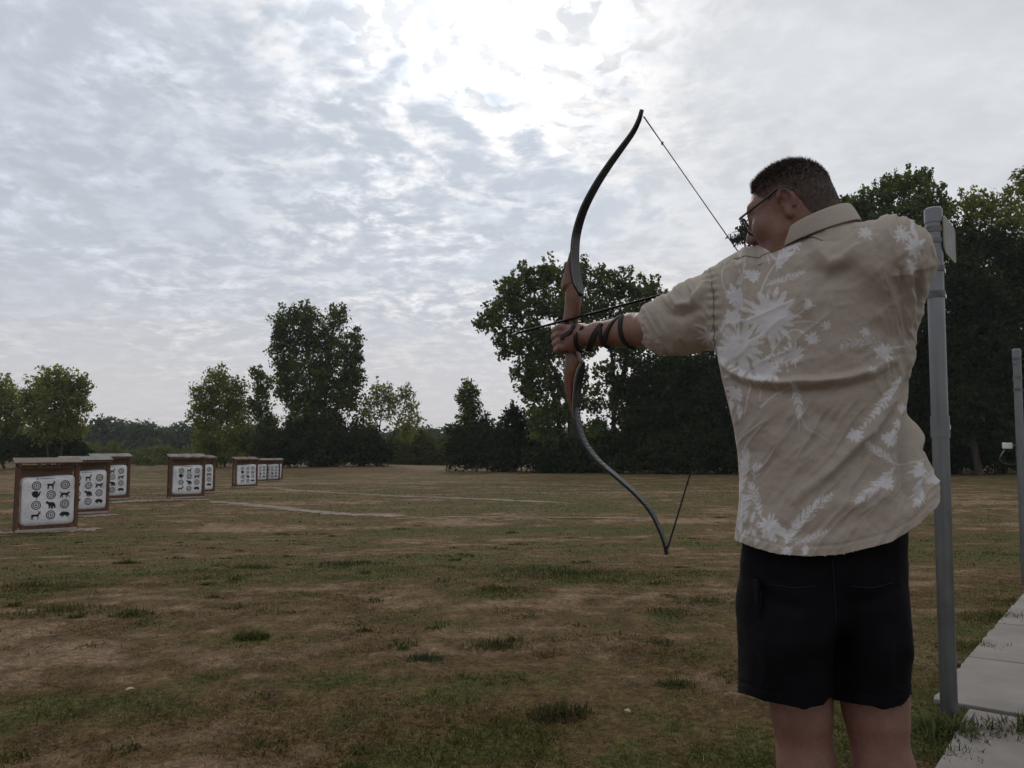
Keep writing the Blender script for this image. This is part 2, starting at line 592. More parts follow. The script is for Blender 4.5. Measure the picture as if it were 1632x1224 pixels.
# ---- weed clumps one can pick out
def weed(px, py, rad, ht, n, label, group=None, green=(0.068, 0.078, 0.026), name='weed_clump', at=None):
    c = G(px, py) if at is None else np.array([at[0], at[1], float(ground_z(at[0], at[1]))])
    a, r = rng.uniform(0, 2 * math.pi, n), rad * rng.uniform(0, 1, n) ** 0.72
    x, y = c[0] + r * np.cos(a), c[1] + r * np.sin(a) * 0.8
    ln = rng.uniform(0.3, 1.0, n) * ht * (1.12 - 0.65 * r / rad)
    col = np.array(green) * rng.uniform(0.5, 1.6, (n, 1)) * np.array([[1, 1, 1]])
    v, f, cc = blades(x, y, ln, rng.uniform(0.6, 1.3, n) * ht * 0.07, np.clip(rng.normal(0.72, 0.36, n), 0.02, 1.4), col, curl=0.6)
    v = v - c
    me = mesh_np(name, v, f)
    cattr(me, 'lawn', cc)
    o = put(name, me, mat('grass_blade', m_blade))
    o.location = c
    return tag(o, label, 'weed', group, 'stuff' if rad >= 0.2 else None)


weed(400, 1018, 0.11, 0.105, 330, 'dark green weed clump alone on the lawn, left of centre')
weed(675, 1052, 0.12, 0.075, 300, 'low bluish green weed clump below the middle of the lawn', green=(0.045, 0.062, 0.032))
weed(895, 1140, 0.15, 0.085, 420, 'feathery olive weed clump nearest the camera, left of the archer', green=(0.055, 0.055, 0.024))
weed(1078, 1092, 0.11, 0.070, 260, 'small weed clump just left of the dark shorts')
weed(792, 1030, 0.22, 0.075, 420, 'broad olive weed patch right of the bluish clump', green=(0.050, 0.056, 0.022))
weed(95, 975, 0.42, 0.085, 700, 'broad green weed patch at the left edge of the lawn')
weed(210, 980, 0.16, 0.095, 260, 'small weed tuft right of the broad patch at the left edge')
weed(60, 935, 0.45, 0.095, 600, 'long dark weed patch at the far left edge, beyond the broad one')
weed(205, 898, 0.13, 0.13, 200, 'lone weed tuft on the pale dry strip at left')
weed(400, 905, 0.30, 0.11, 380, 'flat weed tuft on the dry ground in front of the stands')
weed(555, 900, 0.55, 0.10, 700, 'wide green weed patch in the left half of the lawn', green=(0.046, 0.060, 0.022))
weed(900, 915, 0.95, 0.085, 1900, 'widest lush green patch under the lower bow limb', green=(0.048, 0.064, 0.024))
weed(1130, 960, 0.30, 0.080, 500, 'green weed patch beside the left pocket of the shorts')
weed(790, 940, 0.22, 0.080, 320, 'small weed patch at the left end of the widest lush one')
# weeds in the joint of the walk and along its ragged edge
weed(1512, 1172, 0.19, 0.115, 620, 'tall weeds sprouting round the foot of the near pole', name='weed_clump', at=(1.68, 3.02), green=(0.078, 0.092, 0.036))
weed(1590, 1160, 0.17, 0.130, 330, 'spiky weeds growing from the walk joint right of the pole', at=(1.94, 2.99), green=(0.080, 0.092, 0.042))
weed(1500, 1200, 0.17, 0.075, 450, 'soft weeds between the calves and the near concrete slab', at=(1.53, 2.80), green=(0.074, 0.088, 0.032))
weed(1560, 1000, 0.24, 0.075, 520, 'weeds creeping over the edge of the walk behind the pole', at=(2.62, 4.42))
weed(1590, 940, 0.34, 0.085, 600, 'weeds spilling over the far edge of the walk', at=(3.35, 5.35))

# ---- concrete walk, slab by slab
concrete = simple('concrete', (0.150, 0.132, 0.120), (0.245, 0.220, 0.203), 2.2, 0.9, bstr=0.12, bscale=90, contrast=(0.3, 0.7))
walk = put('pavement', bpy.data.meshes.new('pavement'), None)
tag(walk, kind='structure')


def slab(s0, s1, n0, n1, seed):
    pts = []
    r = np.random.default_rng(seed)
    e = [(s0, n0), (s0, n1), (s1, n1), (s1, n0)]
    for k in range(4):
        a, b = np.array(e[k]), np.array(e[(k + 1) % 4])
        m = 14
        for i in range(m):
            p = a + (b - a) * i / m
            pts.append(p + r.normal(0, 0.004, 2) if i else p)
    bm = bmesh.new()
    ring0, ring1 = [], []
    for p in pts:
        w_ = W0 + WD * p[0] + WN * p[1]
        z = float(ground_z(w_[0], w_[1]))
        ring0.append(bm.verts.new((w_[0], w_[1], z + 0.021)))
        ring1.append(bm.verts.new((w_[0], w_[1], z - 0.09)))
    bm.faces.new(ring0)
    for k in range(len(pts)):
        bm.faces.new((ring0[k], ring1[k], ring1[(k + 1) % len(pts)], ring0[(k + 1) % len(pts)]))
    bmesh.ops.recalc_face_normals(bm, faces=bm.faces)
    me = bpy.data.meshes.new('slab'); bm.to_mesh(me); bm.free()
    o = put('slab', me, concrete, walk)
    bv = o.modifiers.new('bevel', 'BEVEL'); bv.width = 0.006; bv.segments = 2; bv.limit_method = 'ANGLE'; bv.angle_limit = math.radians(50)


slab(-1.5, -0.05, 0.14, 1.5, 1)
sj = [0.0, 0.95, 2.15, 3.35, 4.55, 5.75, 6.95, 8.15]
for k in range(len(sj) - 1):
    slab(sj[k] + 0.006, sj[k + 1] - 0.006, 0.0, 1.5, 10 + k)

# ---- pale trodden paths and pads of fine gravel
gravel = simple('path_gravel', (0.14, 0.105, 0.075), (0.245, 0.195, 0.147), 2.2, 0.95, bstr=0.5, bscale=45, bdist=0.02, contrast=(0.3, 0.7))


def strip(name, pix, width, n=110, seed=0):
    c = spline([G(*p)[:2] for p in pix], n)
    t = np.gradient(c, axis=0); t /= np.linalg.norm(t, axis=1)[:, None]
    nn = np.stack([-t[:, 1], t[:, 0]], -1)
    s = np.arange(n) * 0.8
    endf = np.clip(np.minimum(np.arange(n), np.arange(n)[::-1]) / 6.0, 0.15, 1)
    wl = width * (0.42 + 0.48 * fbm(s, s * 0 + seed, 80 + seed, 3)) * endf
    wr = width * (0.42 + 0.48 * fbm(s, s * 0 + seed, 90 + seed, 3)) * endf
    wl, wr = np.maximum(wl, .03), np.maximum(wr, .03)
    rows = []
    for k in np.linspace(0, 1, 5):
        xy = c + nn * (wl * (1 - k) - wr * k)[:, None]
        rows.append(np.column_stack([xy, ground_z(xy[:, 0], xy[:, 1]) + 0.012 + 0.010 * math.sin(math.pi * k)]))
    v = np.concatenate(rows)
    f = [(k * n + i, k * n + i + 1, (k + 1) * n + i + 1, (k + 1) * n + i) for k in range(4) for i in range(n - 1)]
    me = mesh_np(name, v, np.array(f)[:, ::-1], True)
    return tag(put(name, me, gravel), kind='structure')


strip('path', [(335, 799), (430, 808), (540, 819), (650, 823)], 0.70, seed=1)
strip('path', [(440, 779), (560, 787), (720, 794), (905, 802)], 0.62, seed=2)
strip('path', [(700, 824), (850, 825), (1040, 827)], 0.30, seed=3)
strip('path', [(560, 765), (760, 769), (1010, 777)], 0.45, seed=4)
strip('path', [(1180, 797), (1320, 800), (1632, 800)], 0.35, seed=5)
strip('path', [(165, 801), (240, 798), (335, 796)], 1.1, seed=6)
strip('path', [(-60, 852), (0, 850), (60, 848), (165, 843)], 0.9, seed=7)
strip('path', [(100, 824), (140, 823), (182, 820)], 0.8, seed=8)
strip('path', [(360, 777), (400, 777), (452, 778)], 0.8, seed=9)
strip('path', [(415, 766), (440, 766), (470, 767)], 0.8, seed=10)

# ---- a few pale dry leaves and scraps lying on the turf
leaf_pale = simple('dry_leaf', (0.24, 0.185, 0.125), (0.36, 0.29, 0.21), 30, 0.85)
for px, py, sz, lb in ((208, 1106, .050, 'pale curled dry leaf on the lawn at lower left'), (1000, 1140, .035, 'pale dry leaf on the lawn left of the shorts hem')):
    g = G(px, py)
    n = 9; vs, fs = [], []
    for i in range(n):
        t_ = i / (n - 1)
        w_ = 0.32 * math.sin(math.pi * min(1, t_ * .92 + .05)) ** .8
        z_ = .12 * math.sin(t_ * 3.1) + .10
        vs += [(t_ - .5, -w_, z_ + .16 * w_), (t_ - .5, 0, z_), (t_ - .5, w_, z_ + .22 * w_)]
    for i in range(n - 1):
        for j in range(2):
            fs.append((3 * i + j, 3 * i + j + 1, 3 * i + 4 + j, 3 * i + 3 + j))
    m = MB(); m.add([np.array(v) * sz for v in vs], fs, True)
    o = m.build('dry_leaf', leaf_pale); o.location = g + np.array([0, 0, .012]); o.rotation_euler = (random.uniform(-.2, .2), random.uniform(-.2, .2), random.uniform(0, 6.28))
    so = o.modifiers.new('thickness', 'SOLIDIFY'); so.thickness = 0.0012
    tag(o, lb, 'leaf', 'pale leaves on the lawn')

# ------------------------------------------------------------------ trees
def m_leaf(name, c1, c2, transl=0.42):
    def f(t):
        at = t.n('ShaderNodeAttribute', None, attribute_name='shade').outputs['Fac']
        col = t.ramp(at, [(0.0, c1), (1.0, c2)])
        d = t.n('ShaderNodeBsdfDiffuse', {'Color': col})
        tr = t.n('ShaderNodeBsdfTranslucent', {'Color': t.mix(1.0, col, (1.15, 1.1, 0.6), 'MULTIPLY')})
        s = t.n('ShaderNodeMixShader', {0: transl, 1: d.outputs[0], 2: tr.outputs[0]})
        t.n('ShaderNodeOutputMaterial', {'Surface': s})
    return mat(name, f)


bark = simple('bark', (0.030, 0.025, 0.020), (0.075, 0.062, 0.050), 3.0, 0.95, bstr=0.6, bscale=9, bdist=0.05, stretch=(1, 1, 0.25))
LEAF = {
    'cottonwood': m_leaf('leaf_cottonwood', (0.040, 0.066, 0.024), (0.140, 0.175, 0.058)),
    'yellow': m_leaf('leaf_yellow', (0.085, 0.102, 0.032), (0.250, 0.270, 0.080)),
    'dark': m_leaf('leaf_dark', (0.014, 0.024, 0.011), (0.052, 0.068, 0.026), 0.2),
    'far': m_leaf('leaf_far_hazed', (0.055, 0.082, 0.055), (0.110, 0.140, 0.085), 0.2),  # paler, greyer green puts distance haze into the leaf colour
    'brush': m_leaf('leaf_brush', (0.075, 0.090, 0.036), (0.165, 0.175, 0.072), 0.2),
}


def leaves_np(cent, crad, per, size, shade):
    """leaf quads scattered in clumps"""
    n = len(cent) * per
    c = np.repeat(cent, per, 0)
    r = np.repeat(crad, per)
    d = rng.normal(0, 1, (n, 3)); d /= np.linalg.norm(d, axis=1)[:, None]
    pos = c + d * (r * rng.uniform(0, 1, n) ** 0.45)[:, None] * np.array([1, 1, 0.8])
    a = rng.normal(0, 1, (n, 3)); a[:, 2] -= 0.5
    a /= np.linalg.norm(a, axis=1)[:, None]
    b = np.cross(a, rng.normal(0, 1, (n, 3))); b /= np.linalg.norm(b, axis=1)[:, None] + 1e-9
    s = size * rng.uniform(0.4, 1.0, n) ** 1.5 * 1.75
    a *= s[:, None] * 0.62; b *= s[:, None] * 0.42
    nn = np.cross(a, b) / s[:, None] * 0.35
    v = np.stack([pos - a, pos - b * 0.9 + nn, pos + a, pos + b * 0.9 + nn], 1).reshape(-1, 3)
    f = np.arange(n * 4).reshape(-1, 4)
    sh = np.clip(np.repeat(shade, per) + rng.normal(0, 0.16, n), 0, 1)
    return v, f, np.repeat(sh, 4)


def lobe_clumps(lobes, dens, crad, fill=0.55):
    """clump centres in a list of ellipsoids (centre, radii)"""
    cs, lob = [], []
    for k, (c, r) in enumerate(lobes):
        n = max(6, int(5.2 * dens * (r[0] * r[2] + r[0] * r[1] + r[1] * r[2]) / 3 * math.pi))
        d = rng.normal(0, 1, (n, 3)); d /= np.linalg.norm(d, axis=1)[:, None]
        rr = fill + (1 - fill) * rng.uniform(0, 1, n)
        rr = rr + rng.normal(0, 0.13, n)
        cs.append(np.array(c) + d * rr[:, None] * np.array(r))
        lob += [k] * n
    return np.concatenate(cs), np.array(lob)


def tree(name, label, D, base, lobes, kind='cottonwood', leaf=0.26, dens=1.0, per=22, crad=0.85, trunks=None, trunk_r=0.22, group=None, cat='tree', fill=0.5, depth=1.0, skirt=0.0):
    """lobes in photo pixels (x, y, rx, ry) standing at distance D -> real ellipsoids"""
    px = D / FPX
    gb = P(base[0], 740, D)
    org = np.array([gb[0], D, float(ground_z(gb[0], D))])
    L = []
    for i, (x, y, rx, ry) in enumerate(lobes):
        off = rng.uniform(-0.5, 0.5) * rx * px * depth
        c = P(x, y, D + off) - org
        L.append((c, (rx * px, max(rx, 0.7 * ry) * px * depth * 0.95, ry * px)))
    root = empty(name, org)
    tag(root, label, cat, group)
    cent, lob = lobe_clumps(L, dens, crad, fill)
    cent = cent[cent[:, 2] > 0.15]
    spr = []
    for c, r in L:
        for k in range(int(3 + 1.2 * r[0])):
            a = rng.normal(0, 1, 3); a[2] = abs(a[2]) + 0.4; a /= np.linalg.norm(a)
            b0 = c + a * np.array(r) * 0.92
            g = a * 0.5 + np.array([0, 0, 0.8])
            for q_ in range(4):
                spr.append(b0 + g * (0.28 * q_) * min(1.6, 0.5 * r[0]))
    spr = np.array(spr)
    zmax = cent[:, 2].max()
    up = np.clip(cent[:, 2] / zmax, 0, 1)
    shade = np.clip(0.30 + 0.35 * vnoise(cent[:, 0] * 0.5, cent[:, 2] * 0.5, 5) + rng.normal(0, 0.12, len(cent)) + 0.12, 0, 1)
    v, f, sh = leaves_np(cent, crad * rng.uniform(0.6, 1.25, len(cent)), per, leaf, shade)
    ssh = np.clip(rng.normal(0.5, 0.15, len(spr)), 0, 1)
    v2, f2, sh2 = leaves_np(spr, crad * rng.uniform(0.30, 0.55, len(spr)), max(6, per // 3), leaf, ssh)
    v, f, sh = np.concatenate([v, v2]), np.concatenate([f, f2 + len(v)]), np.concatenate([sh, sh2])
    me = mesh_np('crown', v, f)
    fattr(me, 'shade', sh)
    tag(put('crown', me, LEAF[kind], root), kind='stuff')
    # trunks with limbs to every lobe and twigs to some clumps
    tb = MB()
    trunks = trunks or [[(base[0], None), (lobes[0][0], lobes[0][1])]]
    tp = []
    for tr in trunks:
        pts = []
        for (x, y) in tr:
            if y is None:
                q = P(x, 740, D) - org; q[2] = -0.2
            else:
                q = P(x, y, D) - org
            pts.append(q)
        if len(pts) == 2:
            mid = (pts[0] + pts[1]) / 2 + rng.normal(0, 0.25, 3) * np.array([1, 1, 0])
            pts = [pts[0], mid, pts[1]]
        pts = spline(pts, 9)
        tb.tube(pts, np.linspace(trunk_r * 0.75, trunk_r * 0.18, 9), 8)
        tp.append(pts)
    allp = np.concatenate(tp)
    for c, r in L:
        d = np.linalg.norm(allp - c, axis=1) + 0.9 * np.maximum(0, allp[:, 2] - c[2])
        a = allp[np.argmin(d)]
        m = (a + c) / 2 + np.array([0, 0, -0.12 * np.linalg.norm(c - a)]) + rng.normal(0, 0.1, 3)
        tb.tube(spline([a, m, c], 6), np.linspace(trunk_r * 0.30, trunk_r * 0.10, 6), 6)
    o = tb.build('trunk', bark, root)
    bb = MB()
    idx = rng.choice(len(cent), min(len(cent), 70), replace=False)
    cl = np.array([c for c, r in L])
    for i in idx:
        a = cl[np.argmin(np.linalg.norm(cl - cent[i], axis=1))]
        bb.tube([a, (a + cent[i]) / 2 + rng.normal(0, 0.12, 3), cent[i]], [trunk_r * 0.14, trunk_r * 0.09, trunk_r * 0.05], 4)
    tag(bb.build('branches', bark, root), kind='stuff')
    return root


def blobs(spec, n, jx, jy, rx, ry):
    """scatter n lobes around polyline spec"""
    out = []
    pts = np.array(spec, float)
    for k in range(n):
        p = pts[rng.integers(len(pts))]
        out.append((p[0] + rng.normal(0, jx), p[1] + rng.normal(0, jy), rx * rng.uniform(0.7, 1.3), ry * rng.uniform(0.7, 1.3)))
    return out


# left edge
tree('maple_tree', 'yellow green tree cut off by the left edge of the picture', 96, (8, 0),
     [(-28, 640, 26, 30), (2, 625, 24, 24), (18, 655, 24, 30), (-10, 680, 30, 28), (22, 690, 18, 20)], 'yellow', dens=1.2)
tree('maple_tree', 'round yellow green tree behind the nearest target stand', 92, (88, 0),
     [(88, 612, 26, 24), (62, 626, 24, 24), (118, 622, 24, 24), (50, 652, 18, 22), (92, 648, 34, 26), (128, 650, 16, 22), (70, 680, 26, 24), (112, 684, 24, 24)],
     'yellow', dens=1.25, trunks=[[(80, None), (72, 640)], [(94, None), (104, 640)]])
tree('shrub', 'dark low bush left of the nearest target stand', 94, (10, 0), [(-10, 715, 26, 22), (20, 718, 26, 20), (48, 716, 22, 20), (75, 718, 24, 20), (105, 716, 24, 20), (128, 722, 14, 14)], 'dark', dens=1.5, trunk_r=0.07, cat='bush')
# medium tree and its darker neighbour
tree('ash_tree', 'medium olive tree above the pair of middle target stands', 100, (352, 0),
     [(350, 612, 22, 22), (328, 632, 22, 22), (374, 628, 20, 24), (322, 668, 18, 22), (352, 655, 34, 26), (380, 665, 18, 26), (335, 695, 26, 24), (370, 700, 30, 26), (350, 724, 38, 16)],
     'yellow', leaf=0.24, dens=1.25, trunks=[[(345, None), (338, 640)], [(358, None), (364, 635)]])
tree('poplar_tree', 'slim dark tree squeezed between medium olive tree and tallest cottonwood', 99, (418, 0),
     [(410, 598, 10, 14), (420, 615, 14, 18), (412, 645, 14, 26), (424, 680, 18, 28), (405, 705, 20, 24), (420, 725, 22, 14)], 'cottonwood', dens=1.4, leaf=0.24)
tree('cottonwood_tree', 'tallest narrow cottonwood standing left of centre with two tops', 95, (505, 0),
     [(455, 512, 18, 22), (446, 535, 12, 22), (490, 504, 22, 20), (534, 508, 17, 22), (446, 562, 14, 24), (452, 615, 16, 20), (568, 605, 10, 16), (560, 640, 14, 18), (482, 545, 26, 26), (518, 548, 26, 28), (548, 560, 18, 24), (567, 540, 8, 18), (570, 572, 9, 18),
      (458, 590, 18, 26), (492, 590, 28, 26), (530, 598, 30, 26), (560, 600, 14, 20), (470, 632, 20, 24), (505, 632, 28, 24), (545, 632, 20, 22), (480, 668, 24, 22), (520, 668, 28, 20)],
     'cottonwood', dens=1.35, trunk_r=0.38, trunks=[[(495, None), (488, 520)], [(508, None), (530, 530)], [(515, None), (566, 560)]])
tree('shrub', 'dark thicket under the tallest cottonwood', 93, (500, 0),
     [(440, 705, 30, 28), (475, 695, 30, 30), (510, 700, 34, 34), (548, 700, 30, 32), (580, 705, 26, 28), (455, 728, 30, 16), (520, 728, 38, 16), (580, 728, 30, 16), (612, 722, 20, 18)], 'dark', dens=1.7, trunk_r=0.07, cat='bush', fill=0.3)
tree('maple_tree', 'open yellow green tree with bare forked trunks right of the tallest cottonwood', 97, (605, 0),
     [(608, 628, 20, 16), (590, 650, 18, 18), (632, 632, 22, 16), (655, 645, 13, 16), (620, 655, 22, 16), (658, 672, 13, 12), (640, 680, 18, 10), (585, 678, 16, 18), (648, 695, 14, 8)],
     'yellow', leaf=0.23, dens=0.95, per=16, trunks=[[(600, None), (612, 640)], [(606, None), (640, 655)], [(610, 715), (652, 670)]], trunk_r=0.20)
tree('shrub', 'light green willow thicket between the open tree and the dark bush', 105, (670, 0),
     [(640, 715, 26, 20), (668, 712, 22, 22), (690, 718, 18, 22), (655, 735, 30, 12), (690, 738, 26, 12), (672, 695, 8, 10), (708, 722, 14, 20)], 'brush', dens=1.5, trunk_r=0.07, cat='bush', leaf=0.22)
tree('poplar_tree', 'small slim tree poking up from the dark bushes at centre', 88, (746, 0),
     [(744, 622, 12, 12), (752, 636, 16, 14), (738, 642, 11, 16), (756, 658, 13, 12), (744, 664, 12, 14)], 'cottonwood', dens=1.5, leaf=0.22, trunks=[[(744, None), (744, 625)], [(752, None), (756, 640)]], trunk_r=0.13)
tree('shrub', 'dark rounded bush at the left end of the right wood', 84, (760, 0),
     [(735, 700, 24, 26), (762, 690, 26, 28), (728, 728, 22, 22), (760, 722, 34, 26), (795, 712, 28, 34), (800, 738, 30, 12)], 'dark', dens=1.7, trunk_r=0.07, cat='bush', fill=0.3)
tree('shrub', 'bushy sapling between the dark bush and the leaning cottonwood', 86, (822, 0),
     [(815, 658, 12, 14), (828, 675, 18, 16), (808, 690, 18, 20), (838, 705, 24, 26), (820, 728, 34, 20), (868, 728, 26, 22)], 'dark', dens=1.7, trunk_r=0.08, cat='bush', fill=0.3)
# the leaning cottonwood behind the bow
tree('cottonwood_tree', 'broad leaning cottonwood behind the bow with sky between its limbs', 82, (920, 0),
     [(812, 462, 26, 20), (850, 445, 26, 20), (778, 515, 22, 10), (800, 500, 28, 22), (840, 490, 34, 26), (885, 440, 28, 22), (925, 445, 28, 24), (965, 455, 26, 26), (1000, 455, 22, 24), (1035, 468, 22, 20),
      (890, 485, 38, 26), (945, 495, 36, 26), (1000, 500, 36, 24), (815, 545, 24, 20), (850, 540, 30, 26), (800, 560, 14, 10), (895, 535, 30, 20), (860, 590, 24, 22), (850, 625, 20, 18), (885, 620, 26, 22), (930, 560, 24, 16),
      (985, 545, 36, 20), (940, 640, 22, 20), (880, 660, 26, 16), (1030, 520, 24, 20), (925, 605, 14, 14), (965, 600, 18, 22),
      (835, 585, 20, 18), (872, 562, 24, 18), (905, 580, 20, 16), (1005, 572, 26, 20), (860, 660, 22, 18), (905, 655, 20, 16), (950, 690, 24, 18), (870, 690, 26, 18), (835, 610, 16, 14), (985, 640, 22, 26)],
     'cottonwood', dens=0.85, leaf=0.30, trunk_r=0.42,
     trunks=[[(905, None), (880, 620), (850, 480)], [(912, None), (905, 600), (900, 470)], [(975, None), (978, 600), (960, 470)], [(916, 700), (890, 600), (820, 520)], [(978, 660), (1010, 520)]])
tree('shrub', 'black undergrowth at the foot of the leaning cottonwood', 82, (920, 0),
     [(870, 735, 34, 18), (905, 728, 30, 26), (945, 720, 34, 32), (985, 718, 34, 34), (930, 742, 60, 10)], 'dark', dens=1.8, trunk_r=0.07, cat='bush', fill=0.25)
# wood on the right
WG = 'trees of the dark wood on the right'
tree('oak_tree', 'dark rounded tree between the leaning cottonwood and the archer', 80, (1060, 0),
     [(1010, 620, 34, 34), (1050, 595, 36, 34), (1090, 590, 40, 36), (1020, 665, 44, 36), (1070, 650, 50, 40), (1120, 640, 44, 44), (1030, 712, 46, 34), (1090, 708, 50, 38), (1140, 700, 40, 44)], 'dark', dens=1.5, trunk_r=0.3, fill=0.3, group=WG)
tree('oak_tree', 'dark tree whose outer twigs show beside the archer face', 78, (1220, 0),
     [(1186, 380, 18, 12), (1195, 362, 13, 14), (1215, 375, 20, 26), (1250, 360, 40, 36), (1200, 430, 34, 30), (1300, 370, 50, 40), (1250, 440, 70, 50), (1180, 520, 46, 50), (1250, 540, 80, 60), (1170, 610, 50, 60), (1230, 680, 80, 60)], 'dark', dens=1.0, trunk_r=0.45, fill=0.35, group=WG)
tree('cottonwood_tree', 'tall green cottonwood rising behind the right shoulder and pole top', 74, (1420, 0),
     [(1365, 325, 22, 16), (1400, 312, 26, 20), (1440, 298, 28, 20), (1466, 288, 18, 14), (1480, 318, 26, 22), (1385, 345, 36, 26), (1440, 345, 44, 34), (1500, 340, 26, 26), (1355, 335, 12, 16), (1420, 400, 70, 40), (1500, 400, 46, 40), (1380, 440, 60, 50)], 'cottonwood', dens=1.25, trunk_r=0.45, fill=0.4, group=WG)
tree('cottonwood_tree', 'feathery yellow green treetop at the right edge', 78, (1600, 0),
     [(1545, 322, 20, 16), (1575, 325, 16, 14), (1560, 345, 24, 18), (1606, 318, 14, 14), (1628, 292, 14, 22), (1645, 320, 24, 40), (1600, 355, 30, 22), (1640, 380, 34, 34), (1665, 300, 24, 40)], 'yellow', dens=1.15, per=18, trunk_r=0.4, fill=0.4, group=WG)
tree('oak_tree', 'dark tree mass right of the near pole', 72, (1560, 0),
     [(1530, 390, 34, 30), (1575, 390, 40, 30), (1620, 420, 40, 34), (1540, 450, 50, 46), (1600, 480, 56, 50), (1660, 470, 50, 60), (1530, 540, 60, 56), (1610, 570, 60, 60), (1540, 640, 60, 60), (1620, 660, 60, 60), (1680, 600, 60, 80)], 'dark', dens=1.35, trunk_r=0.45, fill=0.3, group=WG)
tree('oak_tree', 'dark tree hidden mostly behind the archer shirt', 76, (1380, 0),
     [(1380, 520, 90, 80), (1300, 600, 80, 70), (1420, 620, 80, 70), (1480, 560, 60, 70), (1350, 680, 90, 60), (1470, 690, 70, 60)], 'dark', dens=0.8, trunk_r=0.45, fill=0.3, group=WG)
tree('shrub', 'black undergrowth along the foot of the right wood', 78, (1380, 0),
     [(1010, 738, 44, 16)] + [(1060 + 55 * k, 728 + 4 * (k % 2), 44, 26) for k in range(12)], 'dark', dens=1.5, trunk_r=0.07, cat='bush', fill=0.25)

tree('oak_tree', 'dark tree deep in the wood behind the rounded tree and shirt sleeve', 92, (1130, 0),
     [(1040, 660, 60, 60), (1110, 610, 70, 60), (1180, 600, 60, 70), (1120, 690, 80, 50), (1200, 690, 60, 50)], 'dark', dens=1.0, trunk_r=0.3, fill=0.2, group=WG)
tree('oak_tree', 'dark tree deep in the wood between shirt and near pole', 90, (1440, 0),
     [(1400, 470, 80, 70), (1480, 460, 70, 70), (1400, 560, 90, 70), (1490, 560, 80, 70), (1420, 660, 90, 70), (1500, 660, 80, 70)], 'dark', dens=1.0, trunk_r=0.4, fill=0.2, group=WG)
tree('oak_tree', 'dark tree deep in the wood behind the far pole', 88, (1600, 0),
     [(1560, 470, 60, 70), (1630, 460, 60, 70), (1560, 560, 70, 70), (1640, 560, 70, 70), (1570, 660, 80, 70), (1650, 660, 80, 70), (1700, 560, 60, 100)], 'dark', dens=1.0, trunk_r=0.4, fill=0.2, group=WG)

# far wood and weedy meadow beyond the range: single masses
def mass(name, label, cat, kind, lobes, leaf, dens, per, crad):
    L = []
    for (x, y, D, rx, ry) in lobes:
        px = D / FPX
        L.append((P(x, y, D), (rx * px, rx * px * 0.8, ry * px)))
    cent, lob = lobe_clumps(L, dens, crad, 0.6)
    gzz = ground_z(cent[:, 0], cent[:, 1])
    cent = cent[cent[:, 2] > gzz]
    sh = np.clip(0.4 + 0.4 * vnoise(cent[:, 0] * 0.25, cent[:, 2] * 0.4 + cent[:, 1] * 0.1, 9), 0, 1)
    v, f, s = leaves_np(cent, crad * rng.uniform(0.7, 1.3, len(cent)), per, leaf, sh)
    me = mesh_np(name, v, f)
    fattr(me, 'shade', s)
    return tag(put(name, me, LEAF[kind]), label, cat, kind='stuff')


fl = []
for x in range(-500, 2500, 18):
    top = 688 - (12 * math.exp(-((x - 165) / 30) ** 2) + 14 * math.exp(-((x - 226) / 26) ** 2) + 6 * math.exp(-((x - 290) / 30) ** 2))
    fl.append((x + rng.uniform(-5, 5), top + 14 + rng.uniform(-4, 4), 230 + rng.uniform(-15, 15), 14 * rng.uniform(0.8, 1.3), 16 * rng.uniform(0.8, 1.3)))
    fl.append((x + rng.uniform(-5, 5), 712, 222, 18, 10))
mass('distant_wood', 'hazy far wood along the horizon behind the range', 'wood', 'far', fl, 0.75, 0.30, 30, 2.2)
ml = []
for x in range(-60, 760, 12):
    ml.append((x + rng.uniform(-6, 6), 722 + rng.uniform(-6, 8), 128 + rng.uniform(-14, 14), 13, 9 * rng.uniform(0.7, 1.5)))
mass('meadow_brush', 'tall weeds and scrub growing past the end of the field', 'scrub', 'brush', ml, 0.30, 0.9, 22, 0.8)
ml = []
for x in range(120, 330, 10):
    ml.append((x + rng.uniform(-6, 6), 733 + rng.uniform(-3, 4), 112 + rng.uniform(-5, 5), 10, 8 * rng.uniform(0.7, 1.2)))
for x in range(620, 720, 10):
    ml.append((x, 738, 108, 10, 8))
mass('field_edge_weeds', 'belt of rank weeds where the mown field ends', 'weeds', 'brush', ml, 0.22, 1.3, 22, 0.6)

# ------------------------------------------------------------------ target stands with bag targets
wood_red = simple('stained_wood', (0.070, 0.034, 0.021), (0.150, 0.076, 0.047), 5.0, 0.8, stretch=(6, 6, 0.8), bstr=0.35, bscale=14)
wood_grey = simple('weathered_board', (0.115, 0.080, 0.066), (0.21, 0.155, 0.130), 5.0, 0.85, stretch=(0.6, 6, 6), bstr=0.4, bscale=14)
wood_tan = simple('plywood', (0.13, 0.080, 0.055), (0.20, 0.130, 0.090), 3.0, 0.85, stretch=(0.8, 4, 4), bstr=0.3)
pale_sill = simple('pale_sill', (0.30, 0.25, 0.20), (0.42, 0.36, 0.30), 6.0, 0.85, stretch=(0.6, 6, 6))
tin = simple('mossy_tin', (0.11, 0.115, 0.085), (0.23, 0.225, 0.185), 4.0, 0.55, metal=0.25, bstr=0.2, contrast=(0.3, 0.7))
tin_brown = simple('brown_tin', (0.12, 0.085, 0.07), (0.22, 0.165, 0.14), 4.0, 0.6, metal=0.2, bstr=0.2, contrast=(0.3, 0.7))
bag_white = simple('bag_fabric', (0.56, 0.56, 0.58), (0.74, 0.74, 0.76), 2.5, 0.85, bstr=0.5, bscale=9, bdist=0.02, contrast=(0.3, 0.6))
